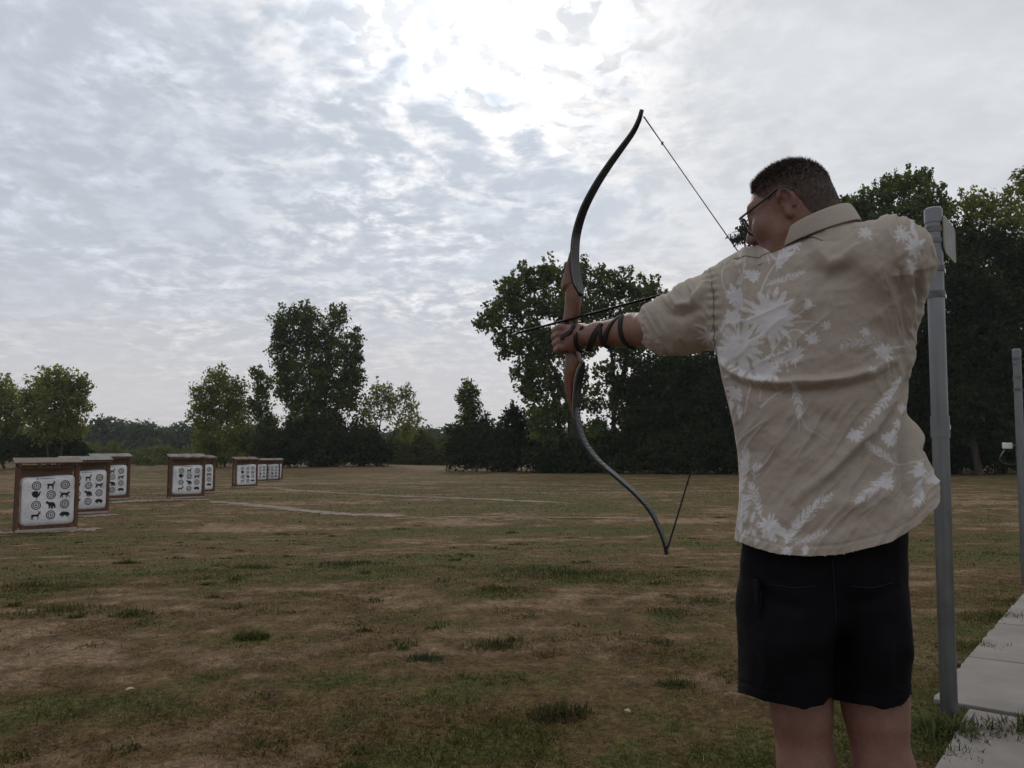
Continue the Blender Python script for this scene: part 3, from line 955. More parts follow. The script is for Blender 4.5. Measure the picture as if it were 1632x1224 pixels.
def m_bag(t):
    tc = t.n('ShaderNodeTexCoord').outputs['Object']
    rnd = t.n('ShaderNodeObjectInfo').outputs['Random']
    v = t.vmath('ADD', tc, t.n('ShaderNodeCombineXYZ', {0: t.math('MULTIPLY', rnd, 9.0), 1: 0.0, 2: t.math('MULTIPLY', rnd, 5.0)}).outputs[0])
    n1 = t.noise(v, 2.5, 5.0, 0.6); n2 = t.noise(v, 12.0, 5.0, 0.65); n3 = t.noise(v, 55.0, 2.0, 0.5)
    col = t.ramp(n1, [(0.3, (0.54, 0.54, 0.57)), (0.65, (0.74, 0.74, 0.755))])
    col = t.mix(t.ramp(n2, [(0.56, 0.0), (0.75, 0.55)]), col, (0.30, 0.27, 0.25))
    col = t.mix(t.ramp(n3, [(0.68, 0.0), (0.72, 0.8)]), col, (0.08, 0.075, 0.075))
    b = t.n('ShaderNodeBsdfPrincipled', {'Base Color': col, 'Roughness': 0.85, 'Normal': bump(t, n2, 0.6, 0.03)})
    t.n('ShaderNodeOutputMaterial', {'Surface': b})


bag_white = mat('bag_woven', m_bag)
ink = simple('bag_print', (0.008, 0.008, 0.011), (0.030, 0.030, 0.036), 9.0, 0.8)
ROT_LOCAL = None


def make_stand(name, roof, n_boards):
    root = empty(name, (0, 0, 0))
    for sx in (-1, 1):
        for sy, h in ((-0.20, 1.47), (0.24, 1.53)):
            m = MB(); m.box((0, 0, h / 2 - 0.02), (0.085, 0.085, h + 0.04)); o = m.build('post', wood_red, root, 0.006); o.location = (sx * 0.635, sy, 0)
    m = MB(); m.box((0, -0.23, 0.125), (1.152, 0.06, 0.10)); m.build('bottom_beam', wood_red, root, 0.006)
    m = MB(); m.box((0, 0.24, 0.145), (1.15, 0.085, 0.13)); m.build('bottom_beam', wood_red, root, 0.006)
    m = MB(); m.box((0, -0.02, 0.045), (1.30, 0.62, 0.055)); m.build('sill', pale_sill, root, 0.006)
    m = MB(); m.box((0, 0.20, 1.30), (1.15, 0.03, 0.34)); m.build('back_board', wood_tan, root)
    m = MB(); m.box((0, -0.20, 1.425), (1.155, 0.05, 0.06)); m.build('top_rail', wood_red, root, 0.005)
    for sx in (-1, 1):
        m = MB(); m.bar((sx * 0.63, -0.155, 0.42), (sx * 0.63, 0.195, 0.42), 0.05, 0.08); m.build('side_rail', wood_red, root)
        m = MB(); m.bar((sx * 0.63, -0.155, 1.0), (sx * 0.63, 0.195, 1.0), 0.05, 0.08); m.build('side_rail', wood_red, root)
    # shed roof, low edge to the front
    a, b = np.array([0, -0.36, 1.485]), np.array([0, 0.42, 1.58])
    sl = (b - a) / np.linalg.norm(b - a); up = np.cross(np.array([1, 0, 0]), sl)
    for k in range(4):
        x = -0.6 + 0.4 * k
        m = MB(); m.bar(a + [x, 0, 0] - up * 0.012, b + [x, 0, 0] - up * 0.012, 0.045, 0.075, up); m.build('rafter', wood_red, root)
    if roof == 'board':
        L = np.linalg.norm(b - a); n = n_boards
        for k in range(n):
            c = a + sl * (L * (k + 0.5) / n) + up * (0.045 + 0.003 * (k % 2)) + [random.uniform(-.012, .012), 0, 0]
            m = MB(); m.box(c, (1.46, L / n - 0.008, 0.020), (np.array([1, 0, 0]), sl, up)); m.build('roof_board', wood_grey, root, 0.003)
    else:
        nx = 76
        xs = np.linspace(-0.74, 0.74, nx); hz = 0.014 * np.cos(xs * 2 * math.pi / 0.076)
        vs, fs = [], []
        for e, p in enumerate((a, b)):
            for lay in (0, 1):
                for i in range(nx):
                    vs.append(p + [xs[i], 0, 0] + up * (0.048 + hz[i] + 0.004 * lay))
        for i in range(nx - 1):
            fs.append((i, i + 1, 2 * nx + i + 1, 2 * nx + i)[::-1])
            fs.append((nx + i, nx + i + 1, 3 * nx + i + 1, 3 * nx + i))
            fs.append((i, i + 1, nx + i + 1, nx + i)); fs.append((2 * nx + i, 2 * nx + i + 1, 3 * nx + i + 1, 3 * nx + i)[::-1])
        m = MB(); m.add(vs, fs, True); m.build('roof_sheet', tin if roof == 'tin' else tin_brown, root)
        m = MB(); m.bar(a + [-0.72, 0, 0] + up * 0.0, a + [0.72, 0, 0] + up * 0.0, 0.03, 0.05); m.build('fascia', wood_red, root)
    return root


BA, BB, BC_ = 0.588, 0.17, 0.560           # bag half width, half depth, half height


def bag_y(x, z):
    s = 1 - np.abs(x / BA) ** 11 - np.abs(z / BC_) ** 11
    w_ = 0.010 * fbm(x * 4 + 3, z * 4, 61, 3) + 0.012 * np.sin(x * 7 + z * 3) * 0.5
    return -BB * np.clip(s, 0, 1) ** 0.42 + w_ * np.clip(s * 3, 0, 1)


def bag_mesh():
    n = 33
    u = np.linspace(-1, 1, n)
    U, V = np.meshgrid(u, u)
    mx = np.maximum(np.abs(U), np.abs(V)); den = (np.abs(U) ** 11 + np.abs(V) ** 11) ** (1 / 11.0) + 1e-9
    k = mx / den
    k = np.where(mx > 0, k, 1)
    X, Z = U * k * BA, V * k * BC_
    Z = Z + 0.016 * np.sin(X * 5.0) * np.clip(V, 0, 1)          # sagging hem at the top
    front = np.stack([X, bag_y(X, V * k * BC_), Z], -1).reshape(-1, 3)
    back = np.stack([X, -bag_y(X, V * k * BC_), Z], -1).reshape(-1, 3)
    f = [(j * n + i, j * n + i + 1, (j + 1) * n + i + 1, (j + 1) * n + i) for j in range(n - 1) for i in range(n - 1)]
    f = np.array(f)
    me = mesh_np('bag', np.concatenate([front, back]), np.concatenate([f, f[:, ::-1] + n * n]), True)
    bm = bmesh.new(); bm.from_mesh(me); bmesh.ops.remove_doubles(bm, verts=bm.verts, dist=0.001); bm.to_mesh(me); bm.free()
    me.polygons.foreach_set('use_smooth', np.ones(len(me.polygons), bool))
    return me


ANIMALS = {  # outline of each printed animal, unit box
    'deer': [(-.75, .30), (-.45, .36), (.10, .30), (.30, .42), (.42, .70), (.36, .95), (.46, .98), (.50, .78), (.60, 1.0), (.66, .96), (.58, .72), (.80, .58), (.78, .50), (.60, .50), (.48, .20), (.42, -.05), (.46, -.90), (.36, -.90), (.30, -.20), (.22, -.90), (.12, -.90), (.14, -.15), (-.40, -.12), (-.44, -.45), (-.34, -.90), (-.45, -.90), (-.56, -.45), (-.62, -.88), (-.72, -.88), (-.70, -.40), (-.68, .05), (-.84, .18)],
    'turkey': [(-.80, .10), (-.85, .55), (-.50, .90), (-.05, .95), (.35, .75), (.30, .30), (.48, .55), (.55, .80), (.72, .85), (.80, .70), (.70, .60), (.68, .20), (.52, -.15), (.25, -.40), (.08, -.48), (.10, -.90), (.28, -.95), (-.10, -.95), (.00, -.88), (-.02, -.48), (-.35, -.40), (-.65, -.20)],
    'cougar': [(-.98, .75), (-.80, .62), (-.62, .30), (-.30, .34), (.20, .30), (.45, .40), (.62, .55), (.80, .52), (.98, .35), (.90, .20), (.70, .12), (.58, -.10), (.88, -.55), (.80, -.70), (.55, -.35), (.35, -.25), (.40, -.80), (.22, -.80), (.16, -.22), (-.25, -.15), (-.45, -.30), (-.40, -.80), (-.58, -.80), (-.66, -.35), (-.90, -.72), (-1.0, -.60), (-.80, -.10), (-.78, .20), (-.92, .50)],
    'bear': [(-.95, .55), (-.80, .75), (-.55, .72), (-.30, .50), (.20, .55), (.65, .35), (.85, -.05), (.92, -.75), (.60, -.80), (.52, -.35), (.40, -.55), (.38, -.90), (.05, -.92), (.02, -.45), (-.10, -.40), (-.12, -.80), (-.40, -.82), (-.42, -.20), (-.55, .10), (-.80, .25), (-.98, .35)],
    'antelope': [(-.85, .15), (-.55, .28), (.05, .22), (.35, .40), (.55, .62), (.40, .98), (.50, 1.0), (.66, .70), (.80, .95), (.88, .90), (.78, .62), (.98, .45), (.92, .36), (.72, .40), (.58, .10), (.45, -.15), (.52, -.50), (.40, -.92), (.32, -.92), (.36, -.50), (.22, -.20), (-.35, -.15), (-.50, -.40), (-.42, -.90), (-.52, -.92), (-.66, -.40), (-.80, -.85), (-.90, -.80), (-.78, -.30)],
    'boar': [(-.98, -.10), (-.85, .15), (-.60, .45), (-.15, .58), (.35, .50), (.75, .35), (.92, .10), (.98, -.25), (.88, -.20), (.80, -.10), (.78, -.60), (.66, -.60), (.60, -.28), (.45, -.62), (.34, -.60), (.34, -.25), (-.20, -.28), (-.22, -.62), (-.34, -.62), (-.38, -.25), (-.48, -.60), (-.58, -.58), (-.58, -.25), (-.85, -.25)],
}


def mark_mesh(kind, x0, z0, r):
    m = MB()
    def pt(x, z): return (x, float(bag_y(np.array(x), np.array(z))) - 0.004, z)
    if kind == 'rings':
        n = 28
        for ri, ro in ((0.80, 1.0), (0.46, 0.62), (0.0, 0.20)):
            for k in range(n):
                a, b = 2 * math.pi * k / n, 2 * math.pi * (k + 1) / n
                q = [pt(x0 + r * ro * math.cos(a), z0 + r * ro * math.sin(a)), pt(x0 + r * ro * math.cos(b), z0 + r * ro * math.sin(b))]
                if ri:
                    q += [pt(x0 + r * ri * math.cos(b), z0 + r * ri * math.sin(b)), pt(x0 + r * ri * math.cos(a), z0 + r * ri * math.sin(a))]
                else:
                    q += [pt(x0, z0)]
                m.add(q, [tuple(range(len(q)))])
    elif kind == 'header':
        for k in range(22):
            xa = x0 - 0.21 + k * 0.0195
            m.add([pt(xa, z0 - .007), pt(xa + .0135, z0 - .007), pt(xa + .0135, z0 + .007), pt(xa, z0 + .007)], [(0, 1, 2, 3)])
        m.add([pt(x0 - .265 + .017 * math.cos(a), z0 + .017 * math.sin(a)) for a in np.linspace(0, 2 * math.pi, 10)[:-1]], [tuple(range(9))])
    else:
        m.add([pt(x0 + r * 1.02 * a, z0 + r * 0.92 * b) for a, b in ANIMALS[kind]][::-1], [tuple(range(len(ANIMALS[kind])))])
    return m.mesh('printed_' + ('rings' if kind == 'rings' else 'heading' if kind == 'header' else 'animal'))


LAY = [['rings', 'deer', 'rings'], ['turkey', 'rings', 'cougar'], ['rings', 'bear', 'rings'], ['antelope', 'rings', 'boar']]


def make_bag():
    o = put('bag_target', bag_mesh(), bag_white)
    for j, row in enumerate(LAY):
        for i, kd in enumerate(row):
            x, z = -BA + 2 * BA * (.28, .545, .80)[i], BC_ - 2 * BC_ * (.185, .375, .57, .775)[j]
            me = mark_mesh(kd, x, z, 0.100 if kd == 'rings' else 0.114)
            put(me.name, me, ink, o)
    me = mark_mesh('header', 0.03, BC_ - 0.055, 0.1)
    tag(put(me.name, me, ink, o), kind='stuff')
    return o


def copy_tree(o, parent=None):
    c = o.copy(); COL.objects.link(c); c.parent = parent
    for ch in list(o.children):
        copy_tree(ch, c)
    return c


proto = {'board': make_stand('target_stand', 'board', 7), 'tin': make_stand('target_stand', 'tin', 0), 'brown': make_stand('target_stand', 'brown', 0)}
bag0 = make_bag()
used = set()
STANDS = [  # photo x of the middle, y of the foot, turn, roof, stand label, bag label
    (72, 846, 36, 'board', 'nearest red brown target stand with grey board roof', 'nearest and largest white bag target, on the leftmost stand'),
    (133, 819, 36, 'tin', 'second stand from the left with corrugated roof, half behind the nearest stand', 'white bag target half hidden by the right post of the nearest stand'),
    (174, 797, 36, 'tin', 'third stand from the left with corrugated roof', 'white bag target with rounded corner, third from the left'),
    (296, 794, 35, 'tin', 'lone middle stand with mossy corrugated roof left of the pale path', 'white bag target of the lone middle stand'),
    (317, 786, 38, 'brown', 'stand peeking out right behind the lone middle stand', 'sliver of white bag right behind the middle stand'),
    (390, 777, 40, 'brown', 'stand with brown roof showing several left posts, left of the far group', 'white bag target with twelve small marks on the brown roofed stand'),
    (411, 768, 36, 'tin', 'smallest stand, tucked behind the brown roofed one', 'smallest white bag, between the two far stands'),
    (431, 767, 30, 'brown', 'far stand half behind the rightmost stand', 'white bag half hidden behind the rightmost stand'),
    (436, 765.5, 28, 'brown', 'rightmost target stand of the whole row', 'white bag target of the rightmost stand'),
]
for i, (px, py, rot, roof, l1, l2) in enumerate(STANDS):
    g = G(px, py)
    s = proto[roof] if roof not in used else copy_tree(proto[roof])
    used.add(roof)
    s.location = g; s.rotation_euler = (0, 0, math.radians(rot)); s.scale = (0.90, 0.95, 1.0)
    tag(s, l1, 'target stand', 'roofed target stands on the range')
    b = bag0 if i == 0 else copy_tree(bag0)
    R = Matrix.Rotation(math.radians(rot), 3, 'Z')
    b.location = Vector(g) + R @ Vector((random.uniform(-.015, .015), -0.135, 0.115 + BC_))
    b.rotation_euler = (random.uniform(-.03, .03), random.uniform(-.025, .025), math.radians(rot)); b.scale = (0.90, 0.95, random.uniform(.97, 1.0))
    tag(b, l2, 'target', 'white bag targets in the stands')

# ------------------------------------------------------------------ steel poles on the shooting line
galv = simple('galvanised_steel', (0.125, 0.132, 0.14), (0.215, 0.223, 0.23), 7.0, 0.38, metal=0.85, bstr=0.08, stretch=(1, 1, 0.5), contrast=(0.25, 0.75))
galv_dark = simple('dark_clamp_steel', (0.07, 0.075, 0.08), (0.16, 0.165, 0.17), 12.0, 0.45, metal=0.7, bstr=0.1)
sign_back = simple('sign_back', (0.040, 0.044, 0.030), (0.070, 0.072, 0.050), 5.0, 0.45, metal=0.3, bstr=0.05)
sign_rim = simple('sign_rim', (0.22, 0.21, 0.12), (0.30, 0.29, 0.17), 5.0, 0.4)
bolt_m = simple('bolt_zinc', (0.45, 0.45, 0.45), (0.6, 0.6, 0.6), 20.0, 0.3, metal=0.9)


def pole(name, loc, top, rad, label, group, sign=True, arm=False):
    root = empty(name, loc)
    root.rotation_euler = (0, 0.011, 0)
    tag(root, label, 'pole', group)
    m = MB(); m.tube([(0, 0, -0.25), (0, 0, top * 0.5), (0, 0, top)], rad, 28, cap=True); m.build('pipe', galv, root)
    m = MB(); m.tube([(0, 0, top - 0.055), (0, 0, top + 0.004), (0, 0, top + 0.012)], [rad + .0035, rad + .0035, rad * .8], 28); m.build('cap', galv, root)
    wd = np.array([WD[0], WD[1], 0]); wn = np.array([WN[0], WN[1], 0])
    for dz_, h in ((0.085, .012), (0.135, .010), (0.255, .012), (0.365, .014), (0.925, .045)):
        if dz_ > top: continue
        z = top - dz_
        m = MB(); m.tube([(0, 0, z - h), (0, 0, z), (0, 0, z + h)], rad + .004, 28)
        band = m.build('clamp_band', galv if h > .03 else galv_dark, root)
        m = MB()
        c = wd * (rad + 0.022); c[2] = z
        m.box(c, (0.05, 0.016, 0.03 if h < .03 else 0.05), (wd, wn, (0, 0, 1))); m.build('lug', galv, band)
        m = MB()
        m.tube([c - wn * 0.028, c + wn * 0.028], 0.006, 8); m.tube([c - wn * 0.030, c - wn * 0.022], 0.011, 6); m.tube([c + wn * 0.022, c + wn * 0.030], 0.011, 6)
        m.build('bolt', bolt_m, band)
    # flat channel clamped along the back of the pipe, with its rolled ribs
    z0, z1 = top - 0.93, top - 0.33
    c = wd * (rad + 0.014)
    m = MB(); m.box((c[0], c[1], (z0 + z1) / 2), (0.008, 0.040, z1 - z0), (wd, wn, (0, 0, 1))); ch = m.build('channel', galv, root)
    n = 17
    for k in range(n):
        z = z0 + (z1 - z0) * (k + 0.5) / n
        m = MB()
        a, b = c + wd * 0.004 - wn * 0.017, c + wd * 0.026 + wn * 0.010
        a[2], b[2] = z - 0.008, z + 0.012
        m.tube([a, (a + b) / 2 + wd * 0.004, b], 0.0055, 6); m.build('rib', galv_dark if k % 2 else galv, ch)
    if sign:
        # plate: rounded rectangle standing off the pipe along the walk direction
        s = 0.0
        L, H = 0.285, 0.155
        zc = top - 0.105
        pts = []
        for (qx, qz, a0) in ((L - .03, H / 2 - .03, 0), (.03, H / 2 - .03, 90), (.03, -H / 2 + .03, 180), (L - .03, -H / 2 + .03, 270)):
            for a in np.linspace(a0, a0 + 90, 6):
                pts.append((qx + .03 * math.cos(math.radians(a)), qz + .03 * math.sin(math.radians(a))))
        m = MB()
        def q3(p, t): return tuple(wd * (p[0] - 0.01) + wn * (rad + 0.004 + t) + np.array([0, 0, zc + p[1]]))
        N = len(pts)
        m.add([q3(p, 0) for p in pts] + [q3(p, .004) for p in pts], [tuple(range(N))[::-1], tuple(range(N, 2 * N))] + [(k, (k + 1) % N, N + (k + 1) % N, N + k) for k in range(N)])
        pl = m.build('sign_plate', sign_back, root)
        m = MB(); m.tube([q3(p, .002) for p in pts] + [q3(pts[0], .002)], 0.0035, 6, cap=False); m.build('rim', sign_rim, pl)
    if arm:
        z = 0.0
        zz = CAMZ - loc[2] - 0.02
        m = MB(); m.tube([(-0.055, 0.05, zz), (0.30, 0.05, zz)], 0.011, 10); ar = m.build('cross_arm', galv, root)
        m = MB(); m.box((-0.085, 0.05, zz), (0.07, 0.05, 0.055)); m.build('end_fitting', simple('white_plastic', (.55, .55, .52), (.65, .65, .62), 5, .5), ar, 0.006)
        m = MB(); m.tube(spline([(-0.10, 0.05, zz - .02), (-0.16, 0.05, zz - 0.13), (-0.06, 0.05, zz - 0.17), (0.05, 0.04, zz - .15)], 14), 0.0035, 6); m.build('cord', galv_dark, ar)
    return root


gp = G(1513, 1141)
pole('steel_pole', (gp[0], gp[1], gp[2]), 2.10, 0.0325, 'near galvanised steel pole behind the right shoulder', 'galvanised poles along the walk')
g2 = np.array([4.60, 7.0, float(ground_z(4.6, 7.0))])
pole('steel_pole', (g2[0], g2[1], g2[2]), 2.12, 0.0325, 'far galvanised steel pole at the right edge', 'galvanised poles along the walk', sign=False, arm=True)

# ------------------------------------------------------------------ signed-distance modelling (body and clothes)
class Field:
    def __init__(self, lo, hi, h):
        self.lo, self.h = np.array(lo, float), h
        self.n = np.ceil((np.array(hi, float) - self.lo) / h).astype(int) + 1
        self.f = np.full(self.n, 0.06, np.float32)

    def box(self, lo, hi):
        i0 = np.clip(np.floor((np.array(lo) - self.lo) / self.h).astype(int), 0, self.n)
        i1 = np.clip(np.ceil((np.array(hi) - self.lo) / self.h).astype(int) + 1, 0, self.n)
        sl = tuple(slice(a, b) for a, b in zip(i0, i1))
        g = [(np.arange(a, b) * self.h + l).astype(np.float32) for a, b, l in zip(i0, i1, self.lo)]
        return sl, g[0][:, None, None], g[1][None, :, None], g[2][None, None, :]

    def blend(self, sl, d, k, sub=False):
        a = self.f[sl]
        if sub:                                   # smooth subtraction
            d = -d
            hh = np.maximum(k - np.abs(a - d), 0) / k
            self.f[sl] = np.maximum(a, d) + hh * hh * k * 0.25
        else:
            hh = np.maximum(k - np.abs(a - d), 0) / k
            self.f[sl] = np.minimum(a, d) - hh * hh * k * 0.25

    def cap(self, a, b, ra, rb=None, k=0.02, sub=False):
        """tapered capsule"""
        rb = ra if rb is None else rb
        a, b = np.array(a, float), np.array(b, float)
        R = max(ra, rb) + k + 0.02
        sl, X, Y, Z = self.box(np.minimum(a, b) - R, np.maximum(a, b) + R)
        d = b - a; L2 = float(d @ d) + 1e-12
        px, py, pz = X - a[0], Y - a[1], Z - a[2]
        t = np.clip((px * d[0] + py * d[1] + pz * d[2]) / L2, 0, 1)
        q = np.sqrt((px - t * d[0]) ** 2 + (py - t * d[1]) ** 2 + (pz - t * d[2]) ** 2) - (ra + (rb - ra) * t)
        self.blend(sl, q, k, sub)

    def ell(self, c, r, ax=None, k=0.02, sub=False):
        """ellipsoid with own axes (rows)"""
        c, r = np.array(c, float), np.array(r, float)
        ax = np.eye(3) if ax is None else np.array(ax, float)
        R = r.max() + k + 0.02
        sl, X, Y, Z = self.box(c - R, c + R)
        px, py, pz = X - c[0], Y - c[1], Z - c[2]
        u = [(px * ax[i][0] + py * ax[i][1] + pz * ax[i][2]) for i in range(3)]
        k0 = np.sqrt((u[0] / r[0]) ** 2 + (u[1] / r[1]) ** 2 + (u[2] / r[2]) ** 2)
        k1 = np.sqrt((u[0] / r[0] ** 2) ** 2 + (u[1] / r[1] ** 2) ** 2 + (u[2] / r[2] ** 2) ** 2)
        self.blend(sl, k0 * (k0 - 1.0) / (k1 + 1e-9), k, sub)

    def chain(self, pts, rad, k=0.02):
        for i in range(len(pts) - 1):
            self.cap(pts[i], pts[i + 1], rad[i], rad[i + 1], k)

    def mesh(self, smooth=3):
        f, h = self.f, self.h
        s = f < 0
        c = np.zeros(tuple(np.array(f.shape) - 1), np.uint8)
        for dx in (0, 1):
            for dy in (0, 1):
                for dz_ in (0, 1):
                    c += s[dx:dx + c.shape[0], dy:dy + c.shape[1], dz_:dz_ + c.shape[2]]
        act = (c > 0) & (c < 8)
        I = np.argwhere(act)
        idm = np.full(c.shape, -1, np.int32)
        idm[act] = np.arange(len(I))
        acc = np.zeros((len(I), 3)); cnt = np.zeros(len(I))
        cor = [(i, j, k) for i in (0, 1) for j in (0, 1) for k in (0, 1)]
        val = {q: f[I[:, 0] + q[0], I[:, 1] + q[1], I[:, 2] + q[2]].astype(float) for q in cor}
        for a in cor:
            for d in range(3):
                if a[d]: continue
                b = list(a); b[d] = 1; b = tuple(b)
                va, vb = val[a], val[b]
                m = (va < 0) != (vb < 0)
                t = np.where(m, va / (va - vb + 1e-20), 0)
                p = np.array(a, float)[None, :].repeat(len(I), 0); p[:, d] += t
                acc[m] += p[m]; cnt[m] += 1
        V = (I + acc / cnt[:, None]) * h + self.lo
        F = []
        for d in range(3):
            o = [1, 1, 1]; o[d] = 0
            sh = tuple(np.array(s.shape) - 1)
            s0 = s[:-1, :-1, :-1]
            sl = [slice(0, -1)] * 3; sl[d] = slice(1, None)
            s1 = s[tuple(sl)]
            e = s0 != s1
            e1, e2 = [(1, 2), (2, 0), (0, 1)][d]
            lim = [slice(None)] * 3; lim[e1] = slice(0, 1); e[tuple(lim)] = False
            lim = [slice(None)] * 3; lim[e2] = slice(0, 1); e[tuple(lim)] = False
            Q = np.argwhere(e)
            inside = s0[Q[:, 0], Q[:, 1], Q[:, 2]]
            def cell(a, b):
                q = Q.copy(); q[:, e1] -= a; q[:, e2] -= b
                return idm[q[:, 0], q[:, 1], q[:, 2]]
            quad = np.stack([cell(1, 1), cell(0, 1), cell(0, 0), cell(1, 0)], 1)
            quad[~inside] = quad[~inside][:, ::-1]
            F.append(quad)
        F = np.concatenate(F)
        F = F[(F >= 0).all(1)]
        return laplace(V, F, smooth), F


def laplace(V, F, it, lam=0.5, w_=None):
    if it <= 0: return V
    e = np.concatenate([F[:, [0, 1]], F[:, [1, 2]], F[:, [2, 3]], F[:, [3, 0]]])
    e = np.concatenate([e, e[:, ::-1]])
    n = len(V)
    deg = np.bincount(e[:, 0], minlength=n).astype(float)[:, None] + 1e-9
    for i in range(it):
        s = np.stack([np.bincount(e[:, 0], V[e[:, 1], k], minlength=n) for k in range(3)], 1) / deg
        V = V + (s - V) * (lam if w_ is None else lam * w_[:, None])
    return V


def vnormals(V, F):
    fn = np.cross(V[F[:, 2]] - V[F[:, 0]], V[F[:, 3]] - V[F[:, 1]])
    n = np.zeros_like(V)
    for k in range(4):
        for c in range(3):
            n[:, c] += np.bincount(F[:, k], fn[:, c], minlength=len(V))
    return n / (np.linalg.norm(n, axis=1)[:, None] + 1e-12)


def cut(V, F, keep):
    """drop faces with any vertex not kept; returns compact mesh and old indices"""
    F = F[keep[F].all(1)]
    used_ = np.zeros(len(V), bool); used_[F.ravel()] = True
    m = np.cumsum(used_) - 1
    return V[used_], m[F], np.where(used_)[0]


def trim(V, F, sd):
    """keep sd>0 and slide the rim onto sd=0 by moving the outermost ring; sd evaluated per vertex, returns V,F,idx"""
    keepv = sd > 0
    touch = np.zeros(len(V), bool)
    m = keepv[F].any(1)
    touch[F[m].ravel()] = True
    return cut(V, F, touch)


def px_curve(pts):
    p = np.array(pts, float)
    return lambda x: np.interp(x, p[:, 0], p[:, 1])

# ------------------------------------------------------------------ the archer
AIM = np.array([-0.72, 0.694, -0.12]); AIM /= np.linalg.norm(AIM)      # arrow direction
AH = np.array([-0.72, 0.694, 0.0])                                       # horizontal aim
LEFT = np.array([-0.694, -0.72, 0.0])                                    # left of the aim, towards the camera
UP = np.array([0, 0, 1.0])
BOW0 = P(911, 541, 2.33)                                                 # grip of the bow


def on_bow(px, py):
    """sight line of a pixel met with the vertical plane of the bow"""
    r = ray(px, py); o = np.array([0, 0, CAMZ])
    return o + r * (((BOW0 - o) @ LEFT) / (r @ LEFT))


NOCK = on_bow(1198, 432)
TIP = on_bow(824, 533)

# head frame
HC = P(1262, 335, 1.765)
fy = np.array([-0.80, 0.60, 0.0]); fy /= np.linalg.norm(fy)
pitch = math.radians(-20)
HF = fy * math.cos(pitch) + UP * math.sin(pitch)
HL = np.cross(UP, fy)
roll = math.radians(-2)
HU = np.cross(HF, HL)
HL, HU = HL * math.cos(roll) + HU * math.sin(roll), HU * math.cos(roll) - HL * math.sin(roll)
HAX = np.array([HF, HL, HU])


def H(f, l, u):
    return HC + HF * f * 0.91 + HL * l * 0.97 + HU * u


# joints
SHL = P(1168, 470, 1.87)
SHR = P(1415, 410, 1.63)
NECK = P(1306, 400, 1.745)
WRL = BOW0 - AH * 0.058 + LEFT * 0.022 + UP * 0.004
ELL = P(1040, 524, 2.055)
ELR = np.array([0.90, 1.98, CAMZ + 0.42])
HANDR = NOCK - AIM * 0.02 + LEFT * -0.005
WRR = HANDR + (ELR - HANDR) / np.linalg.norm(ELR - HANDR) * 0.10
HIPC = P(1322, 900, 1.78)
KNL, KNR = P(1277, 1122, 1.80), P(1396, 1122, 1.76)
ANL, ANR = P(1290, 1390, 1.84), P(1418, 1390, 1.78)
ANL[2] = ANR[2] = 0.09

F = Field((0.02, 1.42, -0.01), (1.02, 2.50, 1.80), 0.0036)
# skull and face
F.ell(H(-.006, 0, .026), (.092, .074, .079), HAX, .01)
F.ell(H(.030, 0, -.004), (.066, .064, .078), HAX, .02)
F.ell(H(.045, 0, -.055), (.050, .056, .058), HAX, .03)
F.cap(H(.030, .050, -.055), H(.078, .020, -.098), .018, .017, .03)
F.cap(H(.030, -.050, -.055), H(.078, -.020, -.098), .018, .017, .03)
F.ell(H(.086, 0, -.100), (.018, .024, .018), HAX, .02)
for s in (-1, 1):
    F.ell(H(.066, s * .043, -.020), (.028, .026, .026), HAX, .025)           # cheek
    F.cap(H(.088, s * .012, .034), H(.078, s * .048, .036), .011, .010, .018)  # brow
    F.ell(H(.104, s * .032, .014), (.016, .015, .010), HAX, .012, sub=True)   # eye socket
    F.ell(H(.084, s * .032, .014), (.0125, .0125, .0125), HAX, .003)          # eyeball
    F.ell(H(.106, s * .013, -.026), (.011, .008, .008), HAX, .008)            # nostril wing
F.cap(H(.094, 0, .026), H(.122, 0, -.018), .0085, .0130, .014)                # nose
F.cap(H(.097, -.018, -.056), H(.097, .018, -.056), .0075, .0075, .012)        # upper lip
F.cap(H(.094, -.015, -.068), H(.094, .015, -.068), .0085, .0085, .010)        # lower lip
F.cap(H(.108, -.020, -.0615), H(.108, .020, -.0615), .004, .004, .006, sub=True)
# ears: plate, helix, lobe
for s in (-1, 1):
    e0 = .0735
    F.ell(H(-.012, s * e0, .002), (.013, .006, .024), HAX, .010)
    hel = [H(-.004 + .0165 * math.cos(a) - .010, s * (e0 + .008), .004 + .027 * math.sin(a)) for a in np.radians(np.linspace(-20, 230, 11))]
    F.chain(hel, np.linspace(.0042, .0050, 11), .005)
    F.ell(H(-.006, s * (e0 + .004), -.026), (.009, .006, .012), HAX, .008)
    F.ell(H(-.004, s * (e0 + .008), .002), (.008, .006, .010), HAX, .006, sub=True)
# neck and trunk
F.cap(H(-.030, 0, -.045), NECK, .062, .068, .03)
F.cap(H(-.045, 0, -.010), NECK + UP * 0.02 - fy * 0.02, .050, .058, .03)
F.cap(NECK - UP * .02, SHL * .8 + NECK * .2 - UP * .01, .055, .052, .05)
F.cap(NECK - UP * .02, SHR * .8 + NECK * .2 - UP * .01, .055, .052, .05)
CH = (SHL + SHR) / 2 - UP * 0.15
tax = np.array([(SHR - SHL) / np.linalg.norm(SHR - SHL), np.cross(UP, (SHR - SHL) / np.linalg.norm(SHR - SHL)), UP])
F.ell(CH, (.165, .10, .19), tax, .05)
F.ell((CH + HIPC) / 2, (.155, .11, .22), None, .06)
F.ell(HIPC, (.140, .105, .14), None, .06)
